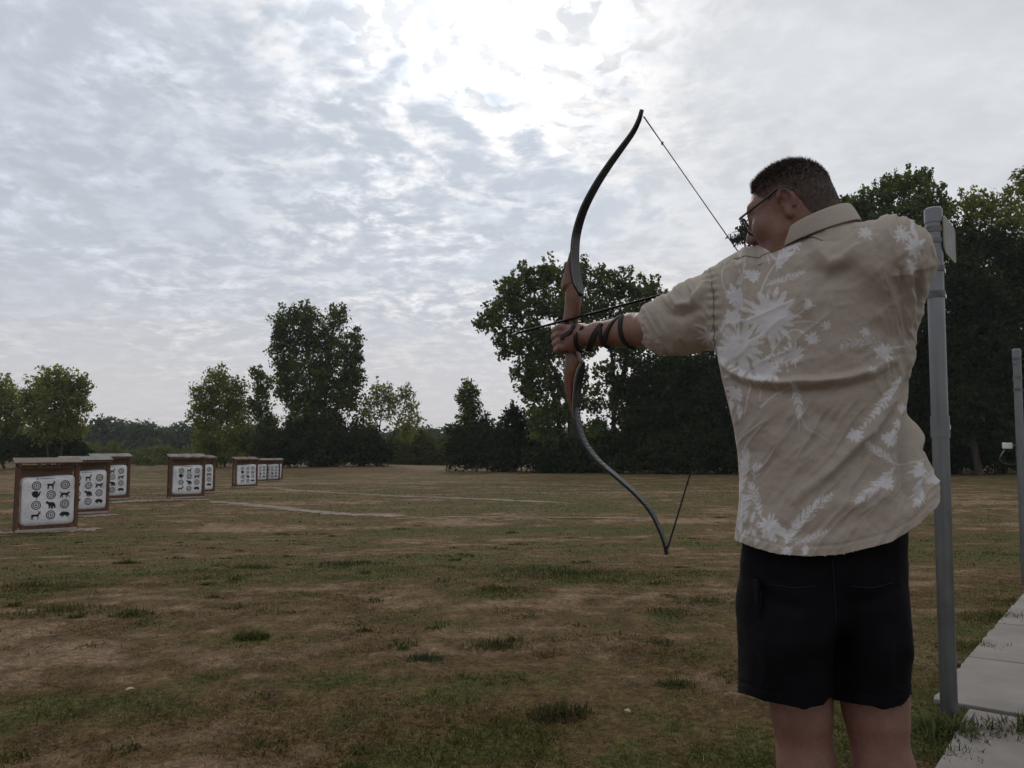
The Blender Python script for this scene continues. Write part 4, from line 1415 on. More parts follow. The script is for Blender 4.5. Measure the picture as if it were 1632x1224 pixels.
# legs
HL0, HR0 = HIPC + np.array([-.082, 0, -.06]), HIPC + np.array([.058, 0, -.06])
for hp, kn, an, s in ((HL0, KNL, ANL, -1), (HR0, KNR, ANR, 1)):
    F.cap(hp, kn + UP * .04, .076, .064, .04)
    F.cap(kn + UP * .05, kn - UP * .02, .062, .060, .03)
    for q_ in (-1, 1):
        F.cap(kn + np.array([q_ * .036, -.034, .10]), kn + np.array([q_ * .034, -.038, -.03]), .013, .011, .02)
    F.ell(kn + np.array([0, -.070, .02]), (.020, .018, .045), None, .03, sub=True)
    calf = kn + (an - kn) * .33 + np.array([0, -.020, 0])
    F.cap(kn - UP * .02, calf, .057, .060, .03)
    F.cap(calf, an, .056, .036, .03)
    F.cap(kn + np.array([0, .02, 0]), an + np.array([0, .01, .02]), .05, .036, .03)
    ft = np.array([-.45, .89, 0]) if s < 0 else np.array([.05, 1.0, 0])
    F.cap(an + UP * .01, an - UP * .045 - ft * .02, .036, .034, .02)
    F.cap(an - UP * .045 - ft * .02, an - UP * .055 + ft * .16, .032, .024, .02)
# left arm: deltoid, upper arm, forearm
F.cap(SHL, ELL, .056, .048, .03)
mid = ELL + (WRL - ELL) * .28 + UP * .002
F.cap(ELL, mid, .049, .0435, .02)
F.cap(mid, ELL + (WRL - ELL) * .75, .0435, .0335, .02)
F.cap(ELL + (WRL - ELL) * .75, WRL, .0335, .0300, .015)
# left hand round the grip
g0 = BOW0
pc = g0 - AH * .024 + LEFT * .027 - UP * .001
F.ell(pc, (.038, .019, .041), np.array([AH, LEFT, UP]), .015)
F.cap(WRL, g0 - AH * .03 + LEFT * .024 + UP * .012, .028, .026, .015)
F.cap(WRL, g0 - AH * .03 + LEFT * .024 - UP * .016, .026, .024, .015)
zk = (.033, .0125, -.0085, -.029)
for i, z in enumerate(zk):
    ln = (1.0, 1.06, 1.0, .88)[i]
    b0 = g0 - AH * .020 + LEFT * .026 + UP * z * .9
    mcp = g0 + AH * .016 * ln + LEFT * .038 + UP * (z + .001)
    pip = g0 + AH * (.050 * ln) + LEFT * .020 + UP * (z - .002)
    dip = g0 + AH * (.047 * ln) - LEFT * .010 + UP * (z - .004)
    tipf = g0 + AH * .028 - LEFT * .027 + UP * (z - .004)
    F.chain([b0, mcp, pip, dip, tipf], (.011, .0116, .0104, .0092, .0082), .0035)
F.chain([g0 - AH * .045 + LEFT * .005 + UP * .02, g0 - AH * .034 - LEFT * .024 + UP * .034, g0 - AH * .002 - LEFT * .032 + UP * .040, g0 + AH * .026 - LEFT * .028 + UP * .038], (.016, .0135, .0115, .0095), .008)
# right arm and string hand
F.cap(SHR, ELR, .058, .046, .03)
F.cap(ELR, ELR + (WRR - ELR) * .4, .046, .044, .02)
F.cap(ELR + (WRR - ELR) * .4, WRR, .044, .030, .02)
rd = (WRR - HANDR) / np.linalg.norm(WRR - HANDR)
F.cap(WRR, HANDR + rd * .045, .030, .026, .02)
for i, z in enumerate((.034, .010, -.012, -.034)):
    kb = HANDR + rd * .050 + UP * (z * .9 - .006)
    m1 = HANDR + rd * .012 - LEFT * .012 + UP * (z - .006)
    m2 = HANDR - rd * .012 + AIM * .004 + UP * (z - .006)
    m3 = HANDR + rd * .004 + LEFT * .010 + UP * (z - .007)
    F.chain([kb, m1, m2, m3], (.0125, .0105, .0092, .008), .005)
F.chain([WRR - UP * .01, HANDR + rd * .05 + LEFT * .024 - UP * .012, HANDR + rd * .015 + LEFT * .024 - UP * .018], (.016, .0125, .0095), .01)
bv, bf = F.mesh(2)
del F


def m_skin(t):
    tc = t.n('ShaderNodeTexCoord').outputs['Object']
    n1 = t.noise(tc, 11.0, 5.0, 0.65); n2 = t.noise(tc, 230.0, 3.0, 0.65); n3 = t.noise(tc, 38.0, 5.0, 0.7); n4 = t.noise(t.vmath('MULTIPLY', tc, (1.0, 1.0, 0.16)), 420.0, 2.0, 0.6)
    base = t.ramp(n1, [(0.3, (0.155, 0.072, 0.055)), (0.7, (0.245, 0.130, 0.102))])
    base = t.mix(t.ramp(n3, [(0.50, 0.0), (0.72, 0.50)]), base, (0.18, 0.068, 0.050))
    base = t.mix(t.ramp(n4, [(0.56, 0.0), (0.66, 0.40)]), base, (0.12, 0.065, 0.048))
    b = t.n('ShaderNodeBsdfPrincipled', {'Base Color': base, 'Roughness': 0.52, 'Specular IOR Level': 0.4, 'Subsurface Weight': 0.10, 'Subsurface Radius': (0.010, 0.004, 0.002), 'Subsurface Scale': 0.5,
                                         'Normal': bump(t, t.math('ADD', n2, t.math('MULTIPLY', n3, 0.8)), 0.55, 0.003)})
    t.n('ShaderNodeOutputMaterial', {'Surface': b})


person = empty('person', (float(HIPC[0]), float(HIPC[1]), 0.0))
tag(person, 'person in tan floral shirt and dark shorts drawing a recurve bow', 'person')
PL = np.array(person.location)
body = put('body', mesh_np('body', bv - PL, bf, True), mat('skin', m_skin), person)

# ---------------------------------------------------------------- hair
bn = vnormals(bv, bf)
lc = (bv - HC) @ HAX.T
head = (np.linalg.norm(bv - HC, axis=1) < 0.16)


def hairline(l):
    """lowest u of the hair for a head-local point"""
    f, s, u = l[:, 0], np.abs(l[:, 1]), l[:, 2]
    line = np.interp(f, [-.13, -.07, -.045, -.030, .005, .022, .040, .055, .068, .085, .12], [-.075, -.070, -.055, .012, .036, .022, .040, .070, .086, .100, .2])
    return u - line


hm = head & (hairline(lc) > 0) & ~((np.abs(lc[:, 1]) > .078) & (lc[:, 2] < .05))
edge = np.clip(hairline(lc) / 0.045, 0, 1)


def m_hair(t):
    tc = t.n('ShaderNodeTexCoord').outputs['Object']
    n = t.noise(t.vmath('MULTIPLY', tc, (1.0, 1.0, 0.35)), 200.0, 2.0, 0.5); n2 = t.noise(tc, 30.0, 3.0, 0.6)
    col = t.ramp(t.math('ADD', t.math('MULTIPLY', n, .5), t.math('MULTIPLY', n2, .5)), [(0.35, (0.024, 0.014, 0.011)), (0.6, (0.068, 0.042, 0.034)), (0.75, (0.095, 0.066, 0.056))])
    b = t.n('ShaderNodeBsdfPrincipled', {'Base Color': col, 'Roughness': 0.6, 'Specular IOR Level': 0.3, 'Normal': bump(t, n, 0.6, 0.004)})
    t.n('ShaderNodeOutputMaterial', {'Surface': b})


Vh, Fh, ih = cut(bv, bf, hm)
lh = lc[ih]
thick = 0.0008 + 0.006 * edge[ih] * np.clip((lh[:, 2] - .0) / .09, 0.15, 1)
Vh = Vh + bn[ih] * (thick + 0.0015 * fbm(lh[:, 0] * 160, lh[:, 1] * 160 + lh[:, 2] * 120, 5, 2) * edge[ih])[:, None]
hair = put('hair', mesh_np('hair', Vh - PL, Fh, True), mat('hair', m_hair), person)
ns = 22000
pick = rng.choice(len(Vh), ns)
roots = Vh[pick] - bn[ih][pick] * 0.002; ll = lh[pick]
top = np.clip((ll[:, 2] - .02) / .07, 0, 1)
length = (0.004 + 0.010 * top) * rng.uniform(0.6, 1.3, ns) * (0.4 + 0.6 * edge[ih][pick])
front = np.clip((ll[:, 0] - .03) / .05, 0, 1) * top
dirn = bn[ih][pick] * (0.38 + 0.12 * top)[:, None] + HU * (0.10 * top - 0.5 * (1 - top))[:, None] + HF * (0.55 * top + 0.5 * front - 0.15)[:, None] + rng.normal(0, 0.22, (ns, 3))
dirn /= np.linalg.norm(dirn, axis=1)[:, None]
length = length * (1 + 0.6 * front)
side = np.cross(dirn, rng.normal(0, 1, (ns, 3))); side /= np.linalg.norm(side, axis=1)[:, None]
wv = side * 0.0006
midp = roots + dirn * (length * .55)[:, None]
endp = midp + (dirn + bn[ih][pick] * -0.15 + HF * (0.25 * front)[:, None]) * (length * .5)[:, None]
sv = np.stack([roots - wv, roots + wv, midp + wv * .8, midp - wv * .8, endp], 1).reshape(-1, 3)
b5 = (np.arange(ns) * 5)[:, None]
sf = np.concatenate([b5 + np.array([[0, 1, 2]]), b5 + np.array([[0, 2, 3]]), b5 + np.array([[3, 2, 4]])])
tag(put('hair_strands', mesh_np('hair_strands', sv - PL, sf), MATS['hair'], hair), kind='stuff')

# ---------------------------------------------------------------- glasses
frame_m = simple('glasses_frame', (0.010, 0.008, 0.008), (0.030, 0.024, 0.022), 30, 0.35)


def m_lens(t):
    b = t.n('ShaderNodeBsdfPrincipled', {'Base Color': (0.95, 0.97, 0.96, 1), 'Roughness': 0.03, 'IOR': 1.02, 'Transmission Weight': 1.0, 'Alpha': 0.35})
    t.n('ShaderNodeOutputMaterial', {'Surface': b})


gl = empty('glasses', (0, 0, 0)); gl.parent = person


def part(mb, name, m, parent, bevel=0.0):
    mb.v = [tuple(np.array(v) - PL) for v in mb.v]
    return mb.build(name, m, parent, bevel)


for s in (-1, 1):
    m = MB(); pts = spline([H(-.036, s * .083, .014), H(-.016, s * .0845, .032), H(.030, s * .080, .028), H(.110, s * .070, .019)], 14)
    m.tube(pts, np.linspace(.0036, .0024, 14), 6); part(m, 'temple', frame_m, gl)
    rim = []
    for a in np.linspace(0, 2 * math.pi, 29)[:-1]:
        c, sn = math.cos(a), math.sin(a)
        k = (abs(c) ** 4 + abs(sn) ** 4) ** (-.25)
        rim.append(H(.114 - .006 * abs(s * .037 + .027 * c * k * 1.0) / .06, s * .037 + .027 * c * k, .004 + .0185 * sn * k))
    m = MB(); m.tube(rim + [rim[0]], .0019, 6, cap=False); r_ = part(m, 'rim', frame_m, gl)
    m = MB(); m.add(rim, [tuple(range(len(rim)))]); part(m, 'lens', mat('lens', m_lens), r_)
m = MB(); m.tube(spline([H(.113, -.011, .008), H(.1175, 0, .012), H(.113, .011, .008)], 7), .0018, 6); part(m, 'bridge', frame_m, gl)

# ---------------------------------------------------------------- shirt
ROWS = np.array([  # py, left, right edge of the trunk of the shirt in the photo, turn (deg), half depth, distance
    (395, 1190, 1440, 32, .090, 1.75), (420, 1158, 1466, 32, .105, 1.75), (450, 1148, 1478, 31, .115, 1.75), (480, 1146, 1474, 30, .125, 1.75), (520, 1143, 1464, 28, .130, 1.755),
    (560, 1143, 1457, 25, .134, 1.76), (600, 1150, 1452, 22, .138, 1.765), (640, 1160, 1451, 19, .142, 1.77), (680, 1169, 1458, 17, .146, 1.775),
    (720, 1175, 1470, 15, .150, 1.78), (760, 1178, 1487, 14, .155, 1.78), (800, 1178, 1504, 13, .160, 1.78), (840, 1173, 1508, 12, .162, 1.78), (900, 1166, 1508, 12, .162, 1.78), (960, 1164, 1508, 12, .162, 1.78)], float)
EXPN = 2.25
_t = np.linspace(0, 2 * math.pi, 181)
_ex = np.sign(np.cos(_t)) * np.abs(np.cos(_t)) ** (2 / EXPN)
_ey = np.sign(np.sin(_t)) * np.abs(np.sin(_t)) ** (2 / EXPN)
sol = []
for (py, xl, xr, th, b, cy) in ROWS:
    th = math.radians(th)
    kx = CP - SP * (CY - py) / FPX
    tl, trr = (xl - CX) / FPX / kx, (xr - CX) / FPX / kx
    cx, a = (tl + trr) / 2 * cy, (trr - tl) / 2 * cy
    for it in range(60):
        X = cx + a * _ex * math.cos(th) + b * _ey * math.sin(th)
        Y = cy - a * _ex * math.sin(th) + b * _ey * math.cos(th)
        q = X / Y
        cx += 0.5 * ((tl + trr) / 2 - (q.min() + q.max()) / 2) * cy
        a = max(0.05, a + 0.5 * ((trr - tl) - (q.max() - q.min())) / 2 * cy)
    z = P(816, py, cy)[2]
    sol.append((z, cx, cy, a, b, th))
sol = np.array(sol)[::-1]

S = Field((0.28, 1.36, 0.86), (1.00, 2.16, 1.72), 0.0024)
sl, X, Y, Z = S.box((0.28, 1.36, 0.86), (1.00, 2.16, CAMZ + .50))
zz = Z[0, 0, :]
pr = [np.interp(zz, sol[:, 0], sol[:, k]).astype(np.float32)[None, None, :] for k in range(1, 6)]
ux, uy = X - pr[0], Y - pr[1]
cth, sth = np.cos(pr[4]), np.sin(pr[4])
u, v = ux * cth - uy * sth, ux * sth + uy * cth
d = ((np.abs(u / pr[2]) ** EXPN + np.abs(v / pr[3]) ** EXPN) ** (1 / EXPN) - 1) * np.minimum(pr[2], pr[3])
d = np.maximum(d, (zz[None, None, :] - (CAMZ + .415)) * np.ones_like(d))
S.blend(sl, d, .02)
# shoulders, yoke, sleeves
S.cap(NECK - UP * .018 - fy * .01, SHR + np.array([-.01, 0, -.006]), .066, .078, .04)
S.cap(NECK + UP * .012 - fy * .012, NECK - UP * .05, .068, .090, .05)
S.cap(NECK - UP * .022 - fy * .01, P(1205, 440, 1.83), .062, .060, .05)
S.cap(P(1205, 440, 1.83), P(1160, 470, 1.88), .064, .072, .05)
S.cap(SHR + np.array([.002, 0, -.005]), SHR + np.array([-.006, .05, -.085]), .068, .074, .05)
S.cap(SHR, SHR + (ELR - SHR) * .75, .074, .072, .04)
sl0, sl1, sl2, sl3 = P(1165, 494, 1.88), P(1118, 500, 1.955), P(1068, 515, 2.03), P(1022, 524, 2.095)
S.cap(sl0, sl1, .096, .090, .04)
S.cap(sl1, sl2, .088, .068, .03)
S.cap(sl2, sl3, .066, .056, .03)
S.cap(P(1085, 535, 1.99), P(1058, 538, 2.035), .050, .044, .03)
# neck hole
S.cap(NECK + UP * .050 - fy * .002, H(-.03, 0, -.01), .068, .068, .012, sub=True)
sv_, sf_ = S.mesh(4)
del S, X, Y, Z, d, u, v, ux, uy
# openings: neck, cuffs, hem
arm = (sl3 - sl0) / np.linalg.norm(sl3 - sl0)
CUFF = P(1036, 522, 2.065)
HEM = px_curve([(1100, 866), (1168, 868), (1200, 882), (1260, 888), (1330, 880), (1400, 860), (1450, 832), (1468, 818), (1506, 795), (1514, 782), (1600, 780)])
HEMW = np.array([P(x_, HEM(x_), 1.66) for x_ in np.linspace(1100, 1600, 101)])
rsl = (ELR - SHR) / np.linalg.norm(ELR - SHR)


def shirt_sd(V):
    qx, qy = project(V)
    cx_ = np.interp(V[:, 2], sol[:, 0], sol[:, 1])
    back = V[:, 1] < np.interp(V[:, 2], sol[:, 0], sol[:, 2]) + 0.02
    hem = V[:, 2] - np.interp(V[:, 0], HEMW[:, 0], HEMW[:, 2]) - 0.10 * np.clip(V[:, 1] - 1.66, 0, .1)
    cuff = (CUFF - V) @ arm
    cuff = np.where((V @ arm > (P(1120, 500, 1.95) @ arm)) & (qx < 1135), cuff, 9.0)
    rc = (SHR + rsl * .26 - V) @ rsl
    rc = np.where(V[:, 1] > 1.8, np.where(np.linalg.norm(V - (SHR + rsl * .28), axis=1) < .14, rc, 9.0), 9.0)
    nk = np.linalg.norm(np.cross(V - NECK, (H(-.03, 0, -.03) - NECK) / np.linalg.norm(H(-.03, 0, -.03) - NECK)), axis=1) - 0.068
    nk = np.where(V[:, 2] > NECK[2] + .005, nk, 9.0)
    return np.minimum(np.minimum(hem, cuff), np.minimum(rc, nk)), hem, cuff


sd, hemd, cuffd = shirt_sd(sv_)
V1, F1, i1 = trim(sv_, sf_, sd)
# slide rim vertices exactly onto hem and cuff lines
sd1, hem1, cuf1 = shirt_sd(V1)
m_ = (hem1 < 0) & (hem1 > -.02)
V1[m_, 2] -= hem1[m_]
m_ = (cuf1 < 0) & (cuf1 > -.02)
V1[m_] += arm[None, :] * cuf1[m_][:, None]
N1 = vnormals(V1, F1)
qx, qy = project(V1)
backf = np.clip(-N1[:, 1] * 3 + 0.6, 0, 1)


def seg_dist(x, y, pts):
    """distance to polyline and signed side, param"""
    best = np.full(len(x), 1e9); sgn = np.zeros(len(x)); tt = np.zeros(len(x))
    p = np.array(pts, float)
    for i in range(len(p) - 1):
        a, b = p[i], p[i + 1]
        dx, dy = b - a
        t = np.clip(((x - a[0]) * dx + (y - a[1]) * dy) / (dx * dx + dy * dy), 0, 1)
        ex, ey = x - a[0] - t * dx, y - a[1] - t * dy
        dd = np.hypot(ex, ey)
        m = dd < best
        best = np.where(m, dd, best)
        sgn = np.where(m, np.sign(dx * ey - dy * ex), sgn)
        tt = np.where(m, (i + t) / (len(p) - 1), tt)
    return best, sgn, tt


# folds of the cloth: polyline in photo pixels, half width px, height mm, skew (one side steeper)
FOLDS = [
    ([(1146, 574), (1165, 590), (1195, 603), (1240, 609), (1300, 608), (1350, 601), (1390, 588), (1420, 572)], 13, 9.5, 0.75),
    ([(1150, 592), (1200, 620), (1260, 627), (1330, 622), (1390, 606)], 12, -6.0, 0.0),
    ([(1452, 560), (1440, 600), (1418, 650), (1385, 690), (1345, 730), (1310, 765), (1270, 800)], 15, 7.0, 0.5),
    ([(1450, 590), (1432, 640), (1402, 690), (1362, 735), (1330, 770)], 13, -5.5, 0.0),
    ([(1462, 610), (1450, 660), (1442, 710), (1438, 770), (1445, 800)], 10, -8.0, 0.4),
    ([(1466, 640), (1462, 690), (1458, 750), (1462, 800)], 9, 7.0, 0.3),
    ([(1478, 690), (1485, 740), (1496, 785)], 8, 6.0, 0.3),
    ([(1424, 660), (1414, 720), (1410, 790)], 12, 4.0, 0.2),
    ([(1300, 380), (1312, 405), (1325, 420), (1345, 415), (1372, 392), (1392, 362)], 14, 6.5, 0.5),
    ([(1290, 400), (1300, 428), (1320, 442), (1355, 430)], 14, -4.5, 0.0),
    ([(1280, 430), (1288, 480), (1298, 520)], 16, 3.2, 0.0),
    ([(1398, 350), (1385, 380), (1362, 405)], 11, -4.5, 0.0),
    ([(1340, 400), (1400, 440), (1440, 500)], 22, 2.5, 0.0),
    ([(1446, 420), (1450, 470), (1452, 530)], 8, 5.0, 0.3),
    ([(1460, 420), (1464, 470), (1460, 520)], 7, -4.5, 0.0),
    ([(1434, 430), (1440, 480), (1446, 540)], 8, -3.5, 0.0),
    ([(1186, 400), (1190, 440), (1188, 500), (1182, 540)], 7, 5.5, 0.3),
    ([(1176, 430), (1178, 480), (1172, 530)], 7, -4.5, 0.0),
    ([(1160, 428), (1162, 480), (1158, 540)], 7, 4.0, 0.0),
    ([(1205, 392), (1206, 420), (1200, 450)], 7, -4.0, 0.0),
    ([(1070, 470), (1082, 485), (1105, 482), (1125, 455)], 9, 6.5, 0.4),
    ([(1058, 482), (1068, 500), (1090, 505), (1118, 490)], 8, -4.5, 0.0),
    ([(1052, 500), (1062, 530), (1080, 550)], 9, 3.5, 0.0),
    ([(1085, 500), (1095, 535), (1120, 560)], 11, 3.5, 0.0),
    ([(1130, 440), (1112, 470), (1108, 500)], 8, 3.0, 0.0),
    ([(1180, 760), (1190, 800), (1186, 850)], 8, 4.0, 0.0),
    ([(1205, 640), (1230, 690), (1250, 730)], 22, 2.6, 0.0),
    ([(1260, 620), (1300, 660), (1350, 690)], 16, -2.6, 0.0),
    ([(1300, 810), (1360, 800), (1420, 770)], 18, 3.4, 0.0),
    ([(1230, 850), (1300, 850), (1380, 820)], 14, -2.0, 0.0),
]
disp = np.zeros(len(V1))
wx = qx + 3.0 * fbm(qx / 40, qy / 40, 44, 3); wy = qy + 3.0 * fbm(qx / 40 + 9, qy / 40, 45, 3)
for pts, wdt, amp, skew in FOLDS:
    dd, sg, tt = seg_dist(wx, wy, pts)
    taper = np.sin(np.clip(tt, 0.04, 0.96) * math.pi) ** 0.6
    wl = wdt * np.where(sg > 0, 1.0, 1.0 - 0.75 * skew)
    disp += 2.1 * amp * 0.001 * np.exp(-(dd / (0.85 * wl)) ** 2) * taper

def ridges(ang, lu, lv, seed):
    ca, sa = math.cos(math.radians(ang)), math.sin(math.radians(ang))
    uu, vv = qx * ca + qy * sa, -qx * sa + qy * ca
    return (1 - np.abs(fbm(uu / lu, vv / lv + 0.35 * fbm(uu / 60, vv / 60, seed + 5, 2), seed, 3))) ** 3 - 0.45


low_ = np.clip((qy - 600) / 60, 0, 1)
slv = np.clip((1150 - qx) / 20, 0, 1) * (qy < 600)
shd = np.clip((qx - 1380) / 40, 0, 1) * (1 - low_)
disp += 0.0055 * low_ * ridges(128, 150, 26, 301) + 0.0035 * (1 - low_) * (1 - slv) * ridges(150, 120, 34, 302)
disp += 0.0055 * slv * ridges(62, 60, 15, 303) + 0.0060 * shd * ridges(80, 70, 16, 304)
disp += 0.0040 * fbm(qx / 40, qy / 40, 51, 3) + 0.0012 * fbm(qx / 12, qy / 12, 52, 2)
# drag wrinkles radiating from the drawn-back shoulder, puckers along the sleeve seam and cuff
SEAM = [(1128, 428), (1134, 450), (1137, 480), (1138, 520), (1140, 575)]
dd, sg, tt = seg_dist(qx, qy, SEAM)
disp += (-0.0022 * np.exp(-(dd / 3.0) ** 2) + 0.0022 * np.exp(-(dd / 10) ** 2) * np.sin(tt * 62))
_, _, cf = shirt_sd(V1)
disp += np.where(cf < .06, 0.0009 * np.sin(qy / 1.7) * np.exp(-((cf - .026) / .010) ** 2) - .0018 * np.exp(-((cf - .030) / .0035) ** 2), 0)
_, hm_, _ = shirt_sd(V1)
disp += np.where(hm_ < .06, -.0014 * np.exp(-((hm_ - .020) / .003) ** 2), 0)
YOKE = [(1150, 428), (1168, 412), (1200, 407), (1230, 402), (1258, 388), (1290, 379), (1315, 385), (1338, 382), (1362, 366), (1395, 358)]
dd, sg, tt = seg_dist(qx, qy, YOKE)
disp += -0.0020 * np.exp(-(dd / 2.2) ** 2)
V1 = V1 + N1 * (disp * backf)[:, None]

# print: white flowers and feathery leaves, drawn flat on the cloth
GX0, GY0, GW, GH, GS = 1015, 310, 510, 600, 2      # drawing board in photo pixels, cells per pixel
INK = np.zeros((GH * GS, GW * GS), np.float32)


def fill(poly, val=1.0):
    p = (np.array(poly, float) - (GX0, GY0)) * GS
    x0, y0 = np.maximum(np.floor(p.min(0)).astype(int), 0)
    x1, y1 = np.minimum(np.ceil(p.max(0)).astype(int) + 1, (GW * GS, GH * GS))
    if x1 <= x0 or y1 <= y0: return
    gx_, gy_ = np.meshgrid(np.arange(x0, x1) + .5, np.arange(y0, y1) + .5)
    ins = np.zeros(gx_.shape, bool)
    for i in range(len(p)):
        a, b = p[i], p[(i + 1) % len(p)]
        if a[1] == b[1]: continue
        c_ = (a[1] > gy_) != (b[1] > gy_)
        ins ^= c_ & (gx_ < (b[0] - a[0]) * (gy_ - a[1]) / (b[1] - a[1]) + a[0])
    sub = INK[y0:y1, x0:x1]
    sub[ins] = np.maximum(sub[ins], val) if val > 0 else 0


pr_ = np.random.default_rng(12)


def petal(c, ang, L, W, val=1.0, jag=True, r0=0.0):
    ca, sa = math.cos(ang), math.sin(ang)
    up_, lo_ = [], []
    n = 9
    for i in range(n + 1):
        t = i / n
        w_ = W * math.sin(math.pi * min(1, t * .85 + .12)) ** 0.8 * (1 if not jag else 1 + .35 * pr_.uniform(-1, 1))
        if i == n: w_ = 0
        x = r0 + L * t
        up_.append((x, w_)); lo_.append((x, -w_))
    fill([(c[0] + ca * x - sa * y, c[1] + sa * x + ca * y) for x, y in up_ + lo_[::-1]], val)


def flower(c, R, n, W=None, a0=0.0, val=.85, core=.35, squash=1.0):
    W = (W or R * 2.6 / n) * .60
    for k in range(n):
        a = a0 + 2 * math.pi * k / n + pr_.uniform(-.12, .12)
        Rk = R * pr_.uniform(.72, 1.12)
        petal(c, a, Rk * (abs(math.cos(a)) + squash * abs(math.sin(a))) / (abs(math.cos(a)) + abs(math.sin(a))), W * pr_.uniform(.7, 1.2), val)
    if core:
        fill([(c[0] + core * R * math.cos(a), c[1] + core * R * math.sin(a) * squash) for a in np.linspace(0, 2 * math.pi, 14)], val)


def line(pts, w0, w1, val=.8):
    p = spline(pts, 16)
    t = np.gradient(p, axis=0); t /= np.linalg.norm(t, axis=1)[:, None]
    n_ = np.stack([-t[:, 1], t[:, 0]], 1) * np.linspace(w0, w1, 16)[:, None] / 2
    fill(list(map(tuple, p + n_)) + list(map(tuple, (p - n_)[::-1])), val)


def frond(pts, wdt, n=16, val=1.0, ang=.62):
    n = int(n * 1.25)
    p = spline(pts, n * 2)
    line(pts, 2.2, 1.0, val)
    t = np.gradient(p, axis=0)
    for i in range(2, n * 2, 2):
        a = math.atan2(t[i][1], t[i][0])
        k = math.sin(math.pi * min(1, (i / (n * 2)) * .9 + .1)) ** .7
        for s in (-1, 1):
            petal(p[i], a + s * ang * pr_.uniform(.7, 1.25), wdt * k * pr_.uniform(.75, 1.35) + 2, 1.15 + wdt * .02, val, False)


# big blooms on the left of the back
flower((1228, 503), 47, 17, 9.0, .1, .78, .50, 1.1)
flower((1178, 553), 48, 16, 8.0, .3, .80, .36, 1.1)
flower((1150, 572), 20, 9, 4, .3, .9)
flower((1266, 565), 21, 13, 4, .0, .8, .5)
flower((1240, 573), 13, 8, 4, .0, .75, .5)
flower((1212, 597), 18, 8, 6, -1.2, .85, .4)
flower((1228, 592), 22, 9, 6, -.7, .85, .4)
flower((1290, 487), 11, 8, 3.0, .2, .9)
flower((1318, 520), 10, 7, 3.0, .6, .8, .4)
flower((1295, 540), 15, 9, 3.4, .2, .85, .5)
flower((1199, 438), 14, 11, 4, .2, 1.0, .5)
flower((1180, 448), 10, 8, 3, .2, .7, .4)
flower((1173, 470), 14, 8, 5, 1.2, .9, .4, 1.4)
flower((1168, 506), 14, 7, 6, 1.5, .8, .5, 1.2)
flower((1176, 485), 10, 7, 4, 1.0, .85, .4, 1.3)
line([(1173, 470), (1180, 440), (1172, 415)], 2, 1.2); line([(1180, 480), (1186, 440), (1190, 420)], 2.4, 1.4); line([(1176, 500), (1178, 540), (1180, 560)], 2.4, 2)
line([(1160, 470), (1152, 450), (1150, 430)], 2, 1.2); line([(1210, 470), (1222, 440), (1240, 415), (1256, 395)], 2.5, 1.5)
frond([(1236, 432), (1248, 410), (1262, 388), (1276, 372)], 15, 12, .95)
frond([(1220, 455), (1240, 446), (1262, 440), (1282, 434)], 9, 9, .7)
flower((1264, 383), 19, 12, 4, .4, .95, .45)
line([(1262, 515), (1285, 512), (1312, 516)], 2, 1.4, .7); line([(1250, 520), (1275, 500), (1288, 490)], 1.8, 1.2, .7); line([(1225, 570), (1245, 540), (1268, 525), (1290, 540)], 2.2, 1.6, .8); line([(1268, 525), (1285, 530)], 2, 1)
for k in range(22):
    petal((1172 + pr_.uniform(-40, 60), 560 + pr_.uniform(-50, 45)), pr_.uniform(0, 6.3), pr_.uniform(8, 20), pr_.uniform(1.5, 3.6), pr_.uniform(.6, .9))
for a in np.linspace(-.2, 1.2, 7):
    petal((1200, 578), a, pr_.uniform(24, 44), 2.2, .8, False)
for k in range(30):
    a_ = pr_.uniform(-2.4, -.7); x_, y_ = pr_.uniform(1150, 1260), pr_.uniform(400, 600); l_ = pr_.uniform(18, 46)
    line([(x_, y_), (x_ + .5 * l_ * math.cos(a_) + pr_.uniform(-4, 4), y_ + .5 * l_ * math.sin(a_)), (x_ + l_ * math.cos(a_), y_ + l_ * math.sin(a_))], 2.2, .8, pr_.uniform(.4, .8))
# below the big fold
flower((1172, 628), 16, 9, 5, .2, .9, .5, .8); petal((1166, 640), 1.9, 32, 6, .9); petal((1178, 645), 1.5, 24, 4, .85); petal((1150, 622), -.3, 20, 3, .9)
line([(1195, 603), (1190, 640), (1186, 662)], 3, 1, .8); line([(1205, 606), (1212, 640)], 3, 1, .7); line([(1212, 650), (1236, 628), (1266, 616)], 3, 1.4, .7); line([(1236, 612), (1244, 632)], 2.4, 1, .6)
frond([(1262, 608), (1268, 622), (1272, 645), (1276, 668)], 11, 9, .9)
line([(1272, 645), (1274, 670), (1272, 690)], 2, 1, .7); line([(1274, 655), (1284, 680), (1300, 690), (1325, 705)], 2, .8, .6)
